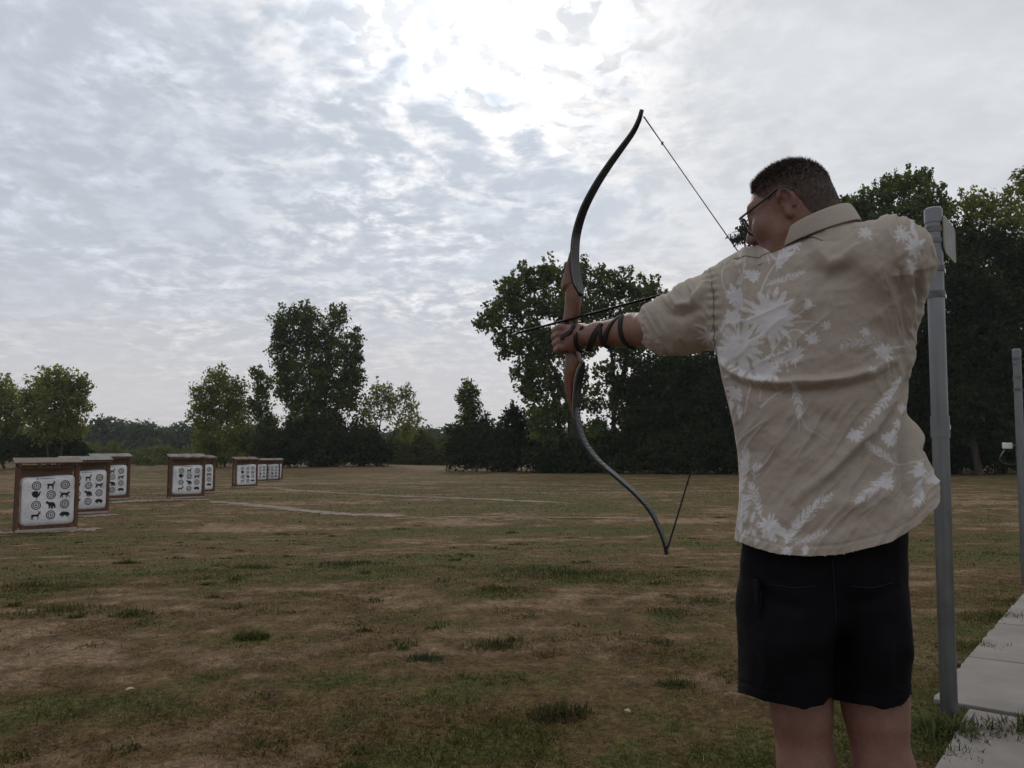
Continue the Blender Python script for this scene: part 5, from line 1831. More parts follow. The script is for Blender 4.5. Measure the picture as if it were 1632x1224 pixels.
# right side sprays
frond([(1420, 562), (1395, 548), (1370, 545), (1340, 552)], 13, 9, .62)
flower((1380, 528), 11, 7, 3.2, .4, .75, .4); flower((1408, 562), 17, 11, 4, .1, .85, .45); petal((1415, 555), -.12, 26, 2.4, .8); flower((1388, 590), 9, 6, 3, .2, .7); line([(1396, 545), (1404, 562), (1420, 600)], 2, 1, .6)
frond([(1432, 600), (1418, 625), (1396, 655), (1366, 690)], 8, 14, 1.0); flower((1362, 695), 13, 9, 4, 2.2, 1.0, .4)
flower((1418, 700), 17, 11, 5, .3, .95, .5); flower((1395, 686), 8, 6, 4, .3, .7, .6); flower((1432, 676), 12, 8, 4, .3, .85, .4); flower((1440, 652), 10, 7, 3, .3, .8)
frond([(1424, 738), (1408, 728), (1394, 716), (1378, 704)], 9, 8, .9)
frond([(1428, 744), (1410, 762), (1388, 782), (1362, 800)], 13, 13, 1.0); flower((1414, 772), 15, 9, 4, 1.0, 1.0, .4); line([(1424, 740), (1450, 738), (1480, 730)], 2, 1.2, .8)
flower((1462, 750), 14, 9, 6, .1, .9, .6); frond([(1462, 760), (1464, 780), (1460, 806)], 16, 10, 1.0); flower((1482, 762), 12, 8, 6, .1, .7, .6); frond([(1470, 690), (1480, 720), (1492, 752)], 9, 9, .8)
flower((1472, 640), 10, 7, 3, .3, .7); line([(1450, 620), (1466, 680), (1480, 740)], 2, 1.2, .7)
flower((1438, 372), 15, 10, 4, .3, .8, .3, 1.3); flower((1458, 395), 17, 9, 4.5, .1, .85, .3, 1.3); flower((1452, 425), 12, 8, 4, .3, .7, .3, 1.4); petal((1452, 380), 1.3, 40, 4, .8); petal((1462, 380), -1.9, 30, 3, .8); flower((1380, 372), 14, 8, 4, .9, .6, .3)
# hem
frond([(1250, 870), (1268, 842), (1294, 812), (1326, 788)], 15, 16, 1.0); frond([(1262, 872), (1286, 860), (1318, 846)], 9, 9, .75)
frond([(1214, 826), (1204, 795), (1196, 770)], 9, 8, .85); frond([(1200, 765), (1205, 750), (1212, 742)], 9, 6, .8); flower((1228, 838), 21, 12, 5, .3, 1.0, .45); petal((1238, 838), .9, 28, 7, .95)
frond([(1182, 790), (1186, 750), (1190, 715)], 12, 13, .8); frond([(1178, 850), (1186, 820), (1192, 790)], 13, 11, .85)
for k in range(26):
    petal((1186 + pr_.uniform(-14, 50), 862 + pr_.uniform(-30, 14)), -1.57 + pr_.uniform(-.5, .5), pr_.uniform(10, 26), pr_.uniform(1.2, 3.0), pr_.uniform(.5, .95))
flower((1255, 878), 11, 7, 4, .1, .9, .5); petal((1283, 884), -1.5, 18, 5, .8)
# sleeve
flower((1128, 537), 17, 9, 3.4, .2, .8, .35); petal((1130, 525), 3.5, 26, 2.2, .7); flower((1132, 560), 9, 7, 3, .2, .7)

# sample the print; the front of the shirt (away from the camera) carries the same cloth, mirrored
sx_, sy_ = (qx - GX0) * GS, (qy - GY0) * GS
sxf = np.where(backf > .2, sx_, (GX0 + GW - 40 - (qx - 1160) - GX0) * GS)
xi = np.clip(sxf, 0, GW * GS - 2); yi = np.clip(sy_, 0, GH * GS - 2)
x0, y0 = xi.astype(int), yi.astype(int); fx_, fy_ = xi - x0, yi - y0
K = np.ones(3) / 3
IB = INK.copy()
samp = IB[y0, x0] * (1 - fx_) * (1 - fy_) + IB[y0, x0 + 1] * fx_ * (1 - fy_) + IB[y0 + 1, x0] * (1 - fx_) * fy_ + IB[y0 + 1, x0 + 1] * fx_ * fy_


def m_shirt(t):
    at = t.n('ShaderNodeAttribute', None, attribute_name='print').outputs['Fac']
    tc = t.n('ShaderNodeTexCoord').outputs['Object']
    slub = t.noise(t.vmath('MULTIPLY', tc, (0.10, 0.10, 1.0)), 900.0, 3.0, 0.6)
    slub2 = t.noise(t.vmath('MULTIPLY', tc, (1.0, 1.0, 0.10)), 900.0, 3.0, 0.6)
    soft = t.noise(tc, 9.0, 3.0, 0.5)
    weave = t.math('ADD', slub, slub2)
    tan = t.ramp(weave, [(0.75, (0.402, 0.343, 0.292)), (1.25, (0.492, 0.426, 0.369))])
    tan = t.mix(t.math('MULTIPLY', soft, 0.25), tan, (0.385, 0.325, 0.285))
    wht = t.ramp(weave, [(0.75, (0.62, 0.605, 0.63)), (1.25, (0.72, 0.705, 0.735))])
    col = t.mix(at, tan, wht)
    d = t.n('ShaderNodeBsdfPrincipled', {'Base Color': col, 'Roughness': 0.92, 'Specular IOR Level': 0.15, 'Sheen Weight': 0.15, 'Normal': bump(t, weave, 0.25, 0.0012)})
    tr = t.n('ShaderNodeBsdfTranslucent', {'Color': col})
    s = t.n('ShaderNodeMixShader', {0: 0.22, 1: d.outputs[0], 2: tr.outputs[0]})
    t.n('ShaderNodeOutputMaterial', {'Surface': s})


shirt_m = mat('floral_linen', m_shirt)
me = mesh_np('shirt', V1 - PL, F1, True)
fattr(me, 'print', np.clip(samp * 1.05, 0, 1))
shirt = put('shirt', me, shirt_m, person)
so = shirt.modifiers.new('thickness', 'SOLIDIFY'); so.thickness = 0.0016; so.offset = -1

# seams: dark tubes, painted shade of the yoke crease and the armhole stitches
shade_thread = simple('seam_shade_thread', (0.05, 0.045, 0.045), (0.10, 0.085, 0.075), 40, 0.9)


def on_shirt(px, py, lift=0.0012):
    m_ = (np.abs(qx - px) < 7) & (np.abs(qy - py) < 7) & (N1[:, 1] < 0.25)
    if not m_.any(): return None
    i = np.where(m_)[0]
    w_ = np.exp(-((qx[i] - px) ** 2 + (qy[i] - py) ** 2) / 6.0) + 1e-12
    nn = (N1[i] * w_[:, None]).sum(0); nn /= np.linalg.norm(nn)
    return (V1[i] * w_[:, None]).sum(0) / w_.sum() + nn * lift


def seam(pix, n, rad, name='seam'):
    pts = [on_shirt(*p) for p in spline(pix, n)]
    pts = [p for p in pts if p is not None]
    m = MB(); m.tube(pts, rad, 5); return part(m, name, shade_thread, shirt)


seam(YOKE[1:], 90, .0007, 'yoke_seam_shade')
seam(SEAM, 60, .0006, 'armhole_seam')

# collar: stand and turned-down fall round the neck
CAX = H(-.03, 0, -.02) - NECK; CAX /= np.linalg.norm(CAX)
cF = fy - CAX * (fy @ CAX); cF /= np.linalg.norm(cF)
cL = np.cross(CAX, cF)
cv, cfc = [], []
nA = 72
prof = [(.0715, -.016), (.0720, .014), (.0735, .028), (.0765, .0335), (.0800, .029), (.0855, .010), (.0920, -.012)]
for i in range(nA):
    a = math.radians(22 + 316 * i / (nA - 1))          # open at the throat
    bk = 0.5 - 0.5 * math.cos(a)                          # 1 at the nape
    for j, (r, hgt) in enumerate(prof):
        hh = hgt * (0.80 + 0.30 * bk) + (0.004 + 0.006 * bk) - .006
        rr = r * (1.0 + 0.03 * math.sin(3 * a + j)) + 0.004 * (1 - bk)
        cv.append(NECK + UP * .030 + CAX * (hh + .012) + (cF * math.cos(a) * 1.02 + cL * math.sin(a)) * rr + fy * -.002)
for i in range(nA - 1):
    for j in range(len(prof) - 1):
        cfc.append((i * len(prof) + j, (i + 1) * len(prof) + j, (i + 1) * len(prof) + j + 1, i * len(prof) + j + 1))
cm = mesh_np('collar', np.array(cv) - PL, np.array(cfc), True)
fattr(cm, 'print', np.zeros(len(cv)))
co = put('collar', cm, shirt_m, shirt)
so = co.modifiers.new('thickness', 'SOLIDIFY'); so.thickness = 0.0022; so.offset = 0
sb = co.modifiers.new('sub', 'SUBSURF'); sb.levels = 1; sb.render_levels = 1

# ---------------------------------------------------------------- shorts
T = Field((0.42, 1.48, 0.42), (1.02, 2.10, 1.08), 0.0034)
SHROWS = np.array([(780, 1182, 1432, 1.78, .145), (900, 1178, 1432, 1.78, .150), (950, 1178, 1431, 1.78, .150), (1000, 1182, 1431, 1.78, .145), (1060, 1184, 1431, 1.78, .13), (1130, 1183, 1431, 1.78, .125), (1200, 1183, 1431, 1.78, .12)], float)
zr = np.array([P(816, r[0], r[3])[2] for r in SHROWS])[::-1]
xl = np.array([P(r[1], r[0], r[3])[0] for r in SHROWS])[::-1]
xr = np.array([P(r[2], r[0], r[3])[0] for r in SHROWS])[::-1]
dp = SHROWS[::-1, 4]
sl, X, Y, Z = T.box((0.42, 1.48, 0.42), (1.02, 2.10, 1.08))
zz = Z[0, 0, :]
XL, XR, DP = [np.interp(zz, zr, k).astype(np.float32)[None, None, :] for k in (xl, xr, dp)]
xm = (XL + XR) / 2 + (P(1331, 1100, 1.78)[0] - P(1316, 1100, 1.78)[0])
def sell(cx, a, cy, b, e=2.4):
    return ((np.abs((X - cx) / a) ** e + np.abs((Y - cy) / b) ** e) ** (1 / e) - 1) * np.minimum(a, b)
crotch = P(816, 985, 1.78)[2]
dl = sell((XL + xm - .004) / 2, (xm - .004 - XL) / 2, 1.79, DP * 0.95)
dr = sell((XR + xm + .004) / 2, (XR - xm - .004) / 2, 1.77, DP * 0.95)
_s = [np.interp(zz, sol[:, 0], sol[:, k]).astype(np.float32)[None, None, :] for k in range(1, 6)]
_ux, _uy = X - (_s[0] - .028), Y - _s[1]
_u, _v = _ux * np.cos(_s[4]) - _uy * np.sin(_s[4]), _ux * np.sin(_s[4]) + _uy * np.cos(_s[4])
dt = ((np.abs(_u / (_s[2] - .048)) ** 2.3 + np.abs(_v / (_s[3] - .034)) ** 2.3) ** (1 / 2.3) - 1) * .13
wgt = np.clip((zz - crotch + .03) / .12, 0, 1)[None, None, :]
legs = np.minimum(dl, dr)
hk = np.maximum(.03 - np.abs(dl - dr), 0) / .03; legs = legs - hk * hk * .03 * .25
d = legs * (1 - wgt) + dt * wgt
T.blend(sl, d.astype(np.float32), .01)
tv, tf = T.mesh(5)
del T, X, Y, Z, d, dl, dr, dt, legs
THEM = px_curve([(1150, 1085), (1183, 1096), (1225, 1116), (1280, 1127), (1312, 1121), (1331, 1109), (1350, 1117), (1400, 1127), (1435, 1119), (1452, 1106), (1500, 1100)])

THW = np.array([P(x_, THEM(x_), 1.67) for x_ in np.linspace(1150, 1500, 141)])


def short_sd(V):
    a, b = project(V)
    backv = V[:, 1] < 1.78
    return V[:, 2] - np.interp(V[:, 0], THW[:, 0], THW[:, 2]) + 0.26 * np.clip(V[:, 1] - 1.66, 0, .16), V[:, 2]


s1, _ = short_sd(tv)
topz = P(816, 770, 1.78)[2]
tv2, tf2, _ = trim(tv, tf, np.minimum(s1, topz - tv[:, 2]))
s2, _ = short_sd(tv2)
m_ = (s2 < 0) & (s2 > -.02); tv2[m_, 2] -= s2[m_]
N2 = vnormals(tv2, tf2)
ax_, ay_ = project(tv2)
dsp = 0.0065 * fbm(ax_ / 45, ay_ / 80, 62, 3) + 0.0015 * fbm(ax_ / 15, ay_ / 30, 63, 2)
for pts, wdt, amp in ([(1331, 960), (1320, 1010), (1290, 1050)], 14, 4), ([(1335, 960), (1350, 1010), (1385, 1050)], 14, 4), ([(1200, 930), (1235, 960), (1300, 975)], 12, -4), ([(1440, 930), (1400, 955), (1350, 970)], 12, -4), ([(1215, 1000), (1225, 1060), (1222, 1110)], 12, 4), ([(1420, 990), (1412, 1050), (1415, 1110)], 12, 4):
    dd, sg, tt = seg_dist(ax_, ay_, pts)
    dsp += 2.2 * amp * .001 * np.exp(-(dd / wdt) ** 2) * np.sin(np.clip(tt, .05, .95) * math.pi)
dsp += np.where(s2 < .05, -.0016 * np.exp(-((s2 - .024) / .003) ** 2), 0)
tv2 = tv2 + N2 * dsp[:, None]
short_m = simple('navy_twill', (0.0022, 0.0021, 0.0034), (0.0045, 0.0043, 0.0065), 12, 0.85, bstr=0.35, bscale=500, bdist=0.001, spec=0.12)
shorts = put('shorts', mesh_np('shorts', tv2 - PL, tf2, True), short_m, person)
so = shorts.modifiers.new('thickness', 'SOLIDIFY'); so.thickness = 0.0022; so.offset = -1


def short_seam(pix, name):
    pts = []
    for p_ in spline(pix, 40):
        m_ = (np.abs(ax_ - p_[0]) < 7) & (np.abs(ay_ - p_[1]) < 7) & (N2[:, 1] < 0.2)
        if m_.any():
            i_ = np.where(m_)[0]; w_ = np.exp(-((ax_[i_] - p_[0]) ** 2 + (ay_[i_] - p_[1]) ** 2) / 6.0) + 1e-12
            pts.append(P(p_[0], p_[1], (tv2[i_, 1] * w_).sum() / w_.sum()) - np.array([0, .0022, 0]))
    m = MB(); m.tube(pts, .0008, 5); part(m, name, simple('shorts_thread', (.006, .006, .009), (.012, .012, .016), 40, .8), shorts)


short_seam([(1326, 895), (1329, 930), (1331, 970), (1332, 1000)], 'seat_seam')
short_seam([(1225, 930), (1262, 936), (1300, 934)], 'back_pocket_seam')
short_seam([(1355, 934), (1390, 936), (1422, 928)], 'back_pocket_seam')


def pocket(px, py, w_, h_, side):
    """bellows cargo pocket wrapped over the side of the leg"""
    c = P(px, py, 1.78)
    root = None
    m = MB()
    nx, nz = 9, 7
    grid, fs = [], []
    for j in range(nz):
        for i in range(nx):
            u_, v_ = i / (nx - 1) * 2 - 1, j / (nz - 1) * 2 - 1
            bul = .009 * (1 - u_ ** 4) * (1 - v_ ** 4) - .001
            grid.append((c[0] + side * bul, c[1] + u_ * w_ / 2, c[2] + v_ * h_ / 2 - .006 * (v_ > .9) * abs(u_)))
    for j in range(nz - 1):
        for i in range(nx - 1):
            fs.append((j * nx + i, j * nx + i + 1, (j + 1) * nx + i + 1, (j + 1) * nx + i))
    m.add(grid, fs, True)
    pk = part(m, 'cargo_pocket', short_m, shorts)
    so = pk.modifiers.new('thickness', 'SOLIDIFY'); so.thickness = 0.006; so.offset = -1
    m = MB(); m.box((c[0] + side * .006, c[1], c[2] + h_ / 2 - .010), (.007, w_ * .96, .050)); part(m, 'flap', short_m, pk, .003)


pocket(1200, 985, .14, .16, -1)
pocket(1412, 960, .14, .17, 1)

# ---------------------------------------------------------------- shoes
shoe_m = simple('shoe_leather', (0.05, 0.045, 0.04), (0.09, 0.08, 0.07), 12, 0.7)
sole_m = simple('shoe_sole', (0.30, 0.29, 0.27), (0.42, 0.40, 0.38), 12, 0.8)
for an, ft in ((ANL, np.array([-.45, .89, 0])), (ANR, np.array([.05, 1.0, 0]))):
    sd_ = np.cross(UP, ft)
    A = Field(an - .34, an + .34, 0.006)
    A.ell(an + ft * .13 - UP * .045, (.105, .050, .034), np.array([ft, sd_, UP]), .03)
    A.ell(an - ft * .015 - UP * .035, (.062, .041, .055), np.array([ft, sd_, UP]), .04)
    A.cap(an - UP * .02, an + ft * .06 - UP * .03, .043, .036, .03)
    v_, f_ = A.mesh(3)
    v_[:, 2] = np.maximum(v_[:, 2], .014)
    sh = put('shoe', mesh_np('shoe', v_ - PL, f_, True), shoe_m, person)
    m = MB(); n = 24; ring = []
    for k in range(n):
        a = 2 * math.pi * k / n
        L_ = .175 if math.cos(a) > 0 else .10
        ring.append(an * np.array([1, 1, 0]) + ft * (.055 + L_ * math.cos(a)) + sd_ * (.050 * math.sin(a)))
    m.add([r + UP * .001 for r in ring] + [r + UP * .022 for r in ring], [tuple(range(n))[::-1], tuple(range(n, 2 * n))] + [(k, (k + 1) % n, n + (k + 1) % n, n + k) for k in range(n)])
    part(m, 'sole', sole_m, sh, .004)

# ---------------------------------------------------------------- arm guard: black straps crossing the forearm
strap_m = simple('black_elastic', (0.006, 0.006, 0.007), (0.016, 0.015, 0.017), 200, 0.75)
guard = empty('arm_guard', (0, 0, 0)); guard.parent = person
arm_sel = np.where((np.linalg.norm(bv - (ELL + WRL) / 2, axis=1) < .30) & (bv[:, 0] < ELL[0] + .03))[0]
av, an_ = bv[arm_sel], bn[arm_sel]
apx, apy = project(av)


def strap(pix, width, n=26, lift=0.0006):
    """strip lying on the camera side of the arm along a line of pixels"""
    c, nr = [], []
    for p in spline(pix, n):
        dd = (apx - p[0]) ** 2 + (apy - p[1]) ** 2 + np.where(an_[:, 1] > 0.15, 400, 0)
        i = np.argsort(dd)[:16]
        i = i[np.argsort(av[i, 1])[:9]]
        w_ = np.exp(-dd[i] / 8.0) + 1e-9
        y = (av[i, 1] * w_).sum() / w_.sum()
        nn = (an_[i] * w_[:, None]).sum(0); nn /= np.linalg.norm(nn)
        c.append((av[i] * w_[:, None]).sum(0) / w_.sum() * .35 + P(p[0], p[1], y) * .65 + nn * .0022); nr.append(nn)
    c = np.array(c); nr = np.array(nr)
    for _ in range(3):
        c[1:-1] = (c[:-2] + 2 * c[1:-1] + c[2:]) / 4; nr[1:-1] = (nr[:-2] + 2 * nr[1:-1] + nr[2:]) / 4
    nr /= np.linalg.norm(nr, axis=1)[:, None]
    c = c + nr * lift
    t = np.gradient(c, axis=0); t /= np.linalg.norm(t, axis=1)[:, None]
    s_ = np.cross(t, nr); s_ /= np.linalg.norm(s_, axis=1)[:, None]
    m = MB()
    vs = []
    for k in range(n):
        vs += [c[k] - s_[k] * width / 2 - nr[k] * .006, c[k] - s_[k] * width / 2 + nr[k] * .0010, c[k] + s_[k] * width / 2 + nr[k] * .0010, c[k] + s_[k] * width / 2 - nr[k] * .006]
    fs = [(4 * k + a, 4 * k + (a + 1) % 4, 4 * k + 4 + (a + 1) % 4, 4 * k + 4 + a) for k in range(n - 1) for a in range(4)]
    fs += [(0, 1, 2, 3), tuple(4 * (n - 1) + a for a in (3, 2, 1, 0))]
    m.add(vs, fs, False)
    return part(m, 'strap', strap_m, guard)


strap([(929, 522), (920, 530), (917, 541), (920, 553), (926, 560)], .0105, lift=.0025)
strap([(959, 516), (950, 528), (943, 544), (939, 561)], .0165)
strap([(956, 518), (957, 534), (961, 548), (970, 557)], .0110)
strap([(990, 503), (976, 514), (967, 530), (962, 547)], .0130)
strap([(991, 504), (988, 520), (992, 540), (1003, 552), (1012, 556)], .0130)
# strip across the back of the hand and finger sling
strap([(916, 515), (914, 524), (908, 531), (894, 540)], .0125, lift=.004)
# leather pad on the inner side of the forearm
fd = (WRL - ELL) / np.linalg.norm(WRL - ELL)
ins = -LEFT + fd * (LEFT @ fd); ins = ins + UP * .35; ins /= np.linalg.norm(ins)
sd2 = np.cross(fd, ins)
m = MB(); vs, fs = [], []
for i in range(9):
    t_ = .30 + .62 * i / 8
    c = ELL + (WRL - ELL) * t_
    r_ = np.interp(t_, [0, .3, .75, 1], [.05, .0445, .0345, .031]) + .004
    for j in range(9):
        a = math.radians(-60 + 120 * j / 8)
        vs.append(c + (ins * math.cos(a) + sd2 * math.sin(a)) * r_)
for i in range(8):
    for j in range(8):
        fs.append((i * 9 + j, i * 9 + j + 1, (i + 1) * 9 + j + 1, (i + 1) * 9 + j))
m.add(vs, fs, True)
pad = part(m, 'leather_pad', simple('black_leather', (.012, .010, .009), (.03, .026, .023), 40, .55), guard)
so = pad.modifiers.new('thickness', 'SOLIDIFY'); so.thickness = 0.003; so.offset = 1

# ------------------------------------------------------------------ recurve bow and arrow
def m_riser(t):
    tc = t.n('ShaderNodeTexCoord').outputs['Object']
    wv = t.noise(t.vmath('MULTIPLY', tc, (34, 34, 2.0)), 5.0, 5.0, 0.6, 0.5)
    g2 = t.noise(t.vmath('MULTIPLY', tc, (60, 60, 4)), 8.0, 3.0, 0.6)
    col = t.ramp(wv, [(0.30, (0.052, 0.019, 0.011)), (0.5, (0.160, 0.064, 0.034)), (0.60, (0.070, 0.025, 0.014)), (0.72, (0.20, 0.088, 0.048))])
    b = t.n('ShaderNodeBsdfPrincipled', {'Base Color': col, 'Roughness': 0.38, 'Specular IOR Level': 0.5, 'Normal': bump(t, g2, 0.1, 0.001)})
    t.n('ShaderNodeOutputMaterial', {'Surface': b})


riser_m = mat('bow_riser_wood', m_riser)
limb_m = simple('limb_fibreglass', (0.006, 0.0055, 0.007), (0.011, 0.010, 0.013), 30, 0.28, bstr=0.0, spec=0.5)
edge_m = simple('limb_core_maple', (0.34, 0.29, 0.24), (0.46, 0.40, 0.34), 30, 0.45)
string_m = simple('bowstring', (0.008, 0.008, 0.009), (0.018, 0.018, 0.02), 300, 0.7)
white_ink = simple('white_lettering', (0.5, 0.5, 0.5), (0.65, 0.65, 0.65), 30, 0.5)

bow = empty('recurve_bow', tuple(BOW0))
tag(bow, 'black limbed recurve bow with reddish wooden riser held at full height', 'bow')
B0 = np.array(bow.location)


def bpart(mb, name, m, parent=None, bevel=0.0):
    mb.v = [tuple(np.array(v) - B0) for v in mb.v]
    return mb.build(name, m, parent or bow, bevel)


def loft(rows, name, m, parent=None, smooth=True):
    """rows: (centre, half depth along aim, half width across) -> rounded bar"""
    n = 14
    mb = MB(); vs = []
    for i, (c, hd, hw, tdir) in enumerate(rows):
        ad = np.cross(LEFT, tdir); ad /= np.linalg.norm(ad)
        for k in range(n):
            a = 2 * math.pi * (k + .5) / n
            ca, sa = math.cos(a), math.sin(a)
            e = .62
            vs.append(c + ad * hd * np.sign(ca) * abs(ca) ** e + LEFT * hw * np.sign(sa) * abs(sa) ** e)
    fs = [(i * n + k, i * n + (k + 1) % n, (i + 1) * n + (k + 1) % n, (i + 1) * n + k) for i in range(len(rows) - 1) for k in range(n)]
    fs += [tuple(range(n))[::-1], tuple((len(rows) - 1) * n + k for k in range(n))]
    mb.add(vs, fs, smooth)
    return bpart(mb, name, m, parent)


def rows_from(pix, hds, hws, n):
    c = spline([on_bow(*p) for p in pix], n)
    t = np.gradient(c, axis=0); t /= np.linalg.norm(t, axis=1)[:, None]
    s = np.linspace(0, 1, n); sp = np.linspace(0, 1, len(hds))
    return [(c[i], np.interp(s[i], sp, hds), np.interp(s[i], sp, hws), t[i]) for i in range(n)]


# riser: fade, shelf, grip, fade
riser = loft(rows_from([(911, 402), (909, 424), (908, 445), (908, 455), (911, 460), (914, 472), (912, 495), (909, 515), (910, 541), (912, 560), (914, 576), (912, 592), (910, 608), (910, 632), (914, 662)],
                       [.002, .009, .020, .026, .021, .026, .026, .023, .021, .021, .026, .025, .019, .011, .003], [.008, .015, .0195, .0215, .0175, .0185, .016, .016, .0175, .0175, .020, .0205, .018, .014, .008], 70), 'riser', riser_m)
up_px = [(927, 471), (921, 452), (917, 428), (916, 404), (919, 372), (930, 335), (948, 299), (969, 266), (990, 237), (1008, 212), (1018, 192), (1023, 175)]
lo_px = [(929, 576), (925, 592), (921, 612), (919, 638), (919, 664), (929, 700), (951, 732), (983, 760), (1014, 788), (1037, 815), (1052, 845), (1060, 868), (1063, 884)]


def limb(pix, wds, label):
    n = 56
    c = spline([on_bow(*p) for p in pix], n)
    t = np.gradient(c, axis=0); t /= np.linalg.norm(t, axis=1)[:, None]
    s = np.linspace(0, 1, n)
    th = np.interp(s, [0, .3, .8, 1], [.0058, .0048, .0040, .0045])
    wd_ = np.interp(s, np.linspace(0, 1, len(wds)), wds)
    twist = 0.0
    vs_c, vs_f, vs_b = [], [], []
    mb = MB(); vs = []
    for i in range(n):
        ad = np.cross(LEFT, t[i]); ad /= np.linalg.norm(ad)
        for (a, b) in ((-1, -1), (1, -1), (1, 1), (-1, 1)):
            vs.append(c[i] + ad * a * th[i] + LEFT * b * wd_[i])
    fs = [(i * 4 + k, i * 4 + (k + 1) % 4, (i + 1) * 4 + (k + 1) % 4, (i + 1) * 4 + k) for i in range(n - 1) for k in range(4)]
    fs += [(3, 2, 1, 0), tuple((n - 1) * 4 + k for k in range(4))]
    mb.add(vs, fs, True)
    lb = bpart(mb, 'limb', limb_m)
    es = lb.modifiers.new('bevel', 'BEVEL'); es.width = .0012; es.segments = 2; es.limit_method = 'ANGLE'
    # pale core lamination showing along the edge near the fade
    mb = MB(); m1 = int(n * .36)
    for sgn in (1, -1):
        vs = []
        for i in range(1, m1):
            ad = np.cross(LEFT, t[i]); ad /= np.linalg.norm(ad)
            k = .0010 * (1 - i / m1) + .0003
            q = c[i] + LEFT * sgn * (wd_[i] + .0004)
            vs += [q - ad * (k + .0030), q - ad * (.0030 - k)]
        fs = [(2 * i, 2 * i + 1, 2 * i + 3, 2 * i + 2) for i in range(m1 - 2)]
        mb.add(vs, fs, False)
    # tip overlay
    ti = rows = [(c[i], th[i] * 1.25, wd_[i] * 1.05, t[i]) for i in range(n - 5, n)]
    loft(rows, 'limb_tip', limb_m, lb)
    return lb, c, t, mb


W_UP = [.006, .0185, .0190, .0180, .0170, .0162, .0152, .0142, .0130, .0116, .0100, .0084, .0068, .0052]
upper, cu_, tu_, mb1 = limb(up_px, W_UP, '')
bpart(mb1, 'core_lamination', edge_m, upper)
lower, cl_, tl_, mb2 = limb(lo_px, [k_ * .84 for k_ in W_UP], '')
bpart(mb2, 'core_lamination', edge_m, lower)
# handwriting in white ink on the belly side of the lower limb
for a, b, kk in ((16, 30, 0),):
    mb = MB()
    for i in range(a, b):
        if i in (20, 26): continue
        ad = np.cross(LEFT, tl_[i]); ad /= np.linalg.norm(ad)
        s_ = 1 if (ad @ np.array([1, -1, 0])) > 0 else -1
        base = cl_[i] + ad * s_ * (.0062)
        h1 = .0045 + .0035 * ((i * 7) % 3) / 2
        p = [base - LEFT * h1 + tl_[i] * .002, base + LEFT * h1, base + LEFT * h1 * .2 + tl_[i] * .006, base - LEFT * h1 * .6 + tl_[i] * .009]
        mb.tube(spline(p, 7), .0006, 4)
    tag(bpart(mb, 'handwriting', white_ink, lower), kind='stuff')
# string through the nock point
ub, lbp = on_bow(1026, 186), on_bow(1064, 874)
NK = NOCK
mb = MB(); mb.tube([ub, ub + (NK - ub) * .5, NK], [.0017, .0013, .0016], 7); mb.tube([NK, NK + (lbp - NK) * .5, lbp], [.0016, .0014, .0020], 7)
strg = bpart(mb, 'string', string_m)
mb = MB(); sv0 = NK + (lbp - NK) * .12
mb.tube([NK + (ub - NK) * .10, NK, NK + (lbp - NK) * .10], .0020, 7); bpart(mb, 'serving', string_m, strg)
mb = MB(); mb.tube([lbp, lbp + (NK - lbp) * .36], [.0026, .0019], 7); bpart(mb, 'end_serving', string_m, strg)
mb = MB(); mb.tube([ub, ub + (NK - ub) * .16], [.0022, .0016], 7); bpart(mb, 'end_serving', string_m, strg)
puff_m = simple('string_puff', (0.03, 0.016, 0.012), (0.07, 0.04, 0.03), 60, 0.9)
for e, fr, col_ in ((ub, .19, string_m), (lbp, .245, puff_m)):
    q = e + (NK - e) * fr
    mb = MB()
    for k in range(14):
        dv = np.random.default_rng(k).normal(0, 1, 3); dv /= np.linalg.norm(dv)
        mb.tube([q - dv * .001, q + dv * .0065], [.0009, .0005], 4)
    mb.ball(q, .0032)
    bpart(mb, 'string_silencer', col_, strg)
# arrow rest
rq = on_bow(909, 519) + LEFT * .004
mb = MB(); mb.add([rq + LEFT * .016 + AH * -.012 + UP * .0, rq + LEFT * .016 + AH * .012, rq + LEFT * .016 + UP * .016 + AH * .001, rq + LEFT * .010 + AH * -.012, rq + LEFT * .010 + AH * .012, rq + LEFT * .010 + UP * .016 + AH * .001],
                  [(0, 1, 2), (5, 4, 3), (0, 3, 4, 1), (1, 4, 5, 2), (2, 5, 3, 0)]); bpart(mb, 'arrow_rest', strap_m)

# arrow: lies on the left side of the riser
SHIFT = LEFT * .021
arrow = empty('arrow', tuple(NOCK)); tag(arrow, 'black carbon arrow nocked on the bow, pointing left', 'arrow')
A0 = np.array(arrow.location)


def apart(mb, name, m, parent=None):
    mb.v = [tuple(np.array(v) - A0) for v in mb.v]
    return mb.build(name, m, parent or arrow)


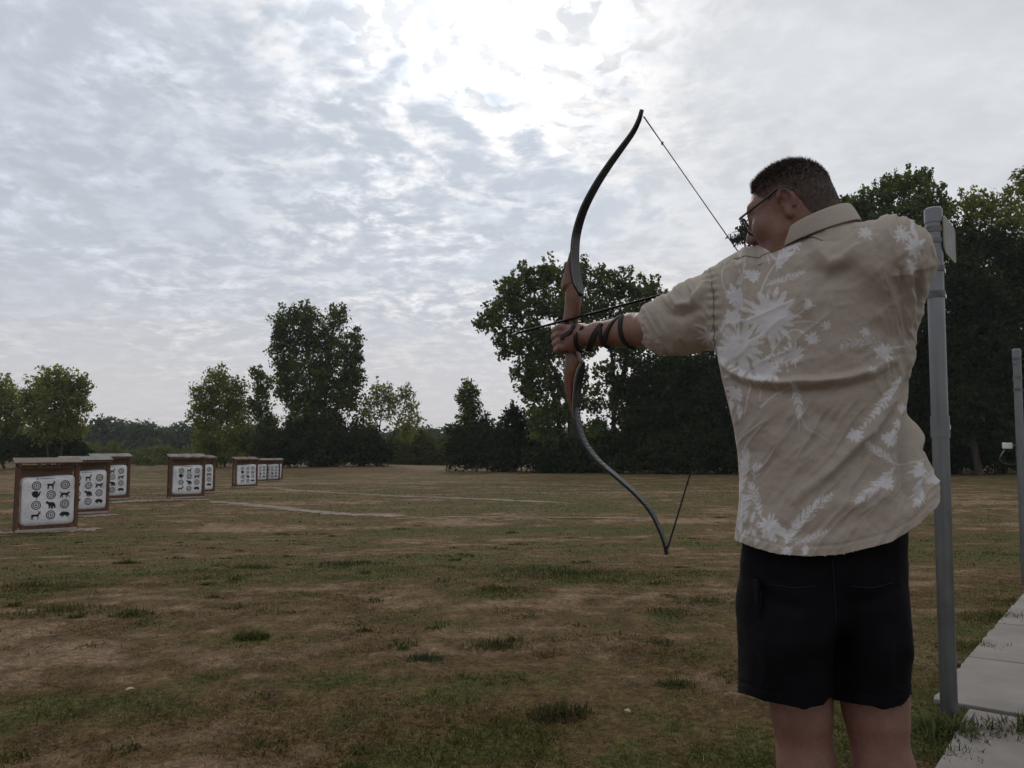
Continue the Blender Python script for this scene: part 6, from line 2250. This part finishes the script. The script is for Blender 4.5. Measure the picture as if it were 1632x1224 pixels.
carbon = simple('carbon_shaft', (0.005, 0.005, 0.006), (0.010, 0.010, 0.012), 60, 0.6, spec=0.15)
steel = simple('steel_point', (0.20, 0.20, 0.21), (0.32, 0.32, 0.33), 60, 0.3, metal=0.9)
REST = on_bow(906, 512.5) + SHIFT
a0 = NOCK + (REST - NOCK) * 0.0
ad_ = (REST - NOCK) / np.linalg.norm(REST - NOCK)
LEN = np.linalg.norm(TIP - NOCK)
mb = MB(); mb.tube([NOCK + ad_ * .012, NOCK + ad_ * LEN * .5, NOCK + ad_ * (LEN - .024)], .0037, 10); apart(mb, 'shaft', carbon)
mb = MB(); mb.tube([NOCK + ad_ * (LEN - .024), NOCK + ad_ * (LEN - .014), NOCK + ad_ * LEN], [.0038, .0036, .0006], 10); apart(mb, 'point', steel)
mb = MB(); mb.tube([NOCK - ad_ * .002, NOCK + ad_ * .012], [.0030, .0036], 10); apart(mb, 'nock', simple('nock_plastic', (.3, .03, .03), (.4, .05, .05), 30, .4))
vane = simple('fletching', (0.10, 0.10, 0.10), (0.25, 0.25, 0.25), 60, 0.7)
sA = np.cross(ad_, UP); sA /= np.linalg.norm(sA); sB = np.cross(sA, ad_)
for k in range(3):
    a = math.radians(90 + 120 * k); o_ = sA * math.cos(a) + sB * math.sin(a)
    t_ = np.cross(o_, ad_) * .0004
    prof2 = [(.030, .003), (.034, .014), (.060, .013), (.095, .006), (.105, .003)]
    mb = MB(); n = len(prof2)
    mb.add([NOCK + ad_ * x + o_ * h + t_ for x, h in prof2] + [NOCK + ad_ * x + o_ * h - t_ for x, h in prof2],
           [tuple(range(n)), tuple(range(n, 2 * n))[::-1]] + [(i, (i + 1) % n, n + (i + 1) % n, n + i)[::-1] for i in range(n)])
    apart(mb, 'fletching', vane)

# ------------------------------------------------------------------ thin summer haze over the whole range
def m_haze(t):
    v = t.n('ShaderNodeVolumePrincipled', {'Color': (0.86, 0.90, 0.95, 1), 'Density': 0.00022, 'Anisotropy': 0.3})
    t.n('ShaderNodeOutputMaterial', {'Volume': v.outputs[0]})


mb = MB(); mb.box((0, 0, 14.5), (16400, 16400, 36.0))
tag(mb.build('haze', mat('haze_air', m_haze)), 'thin summer haze over the field', 'haze', kind='stuff')
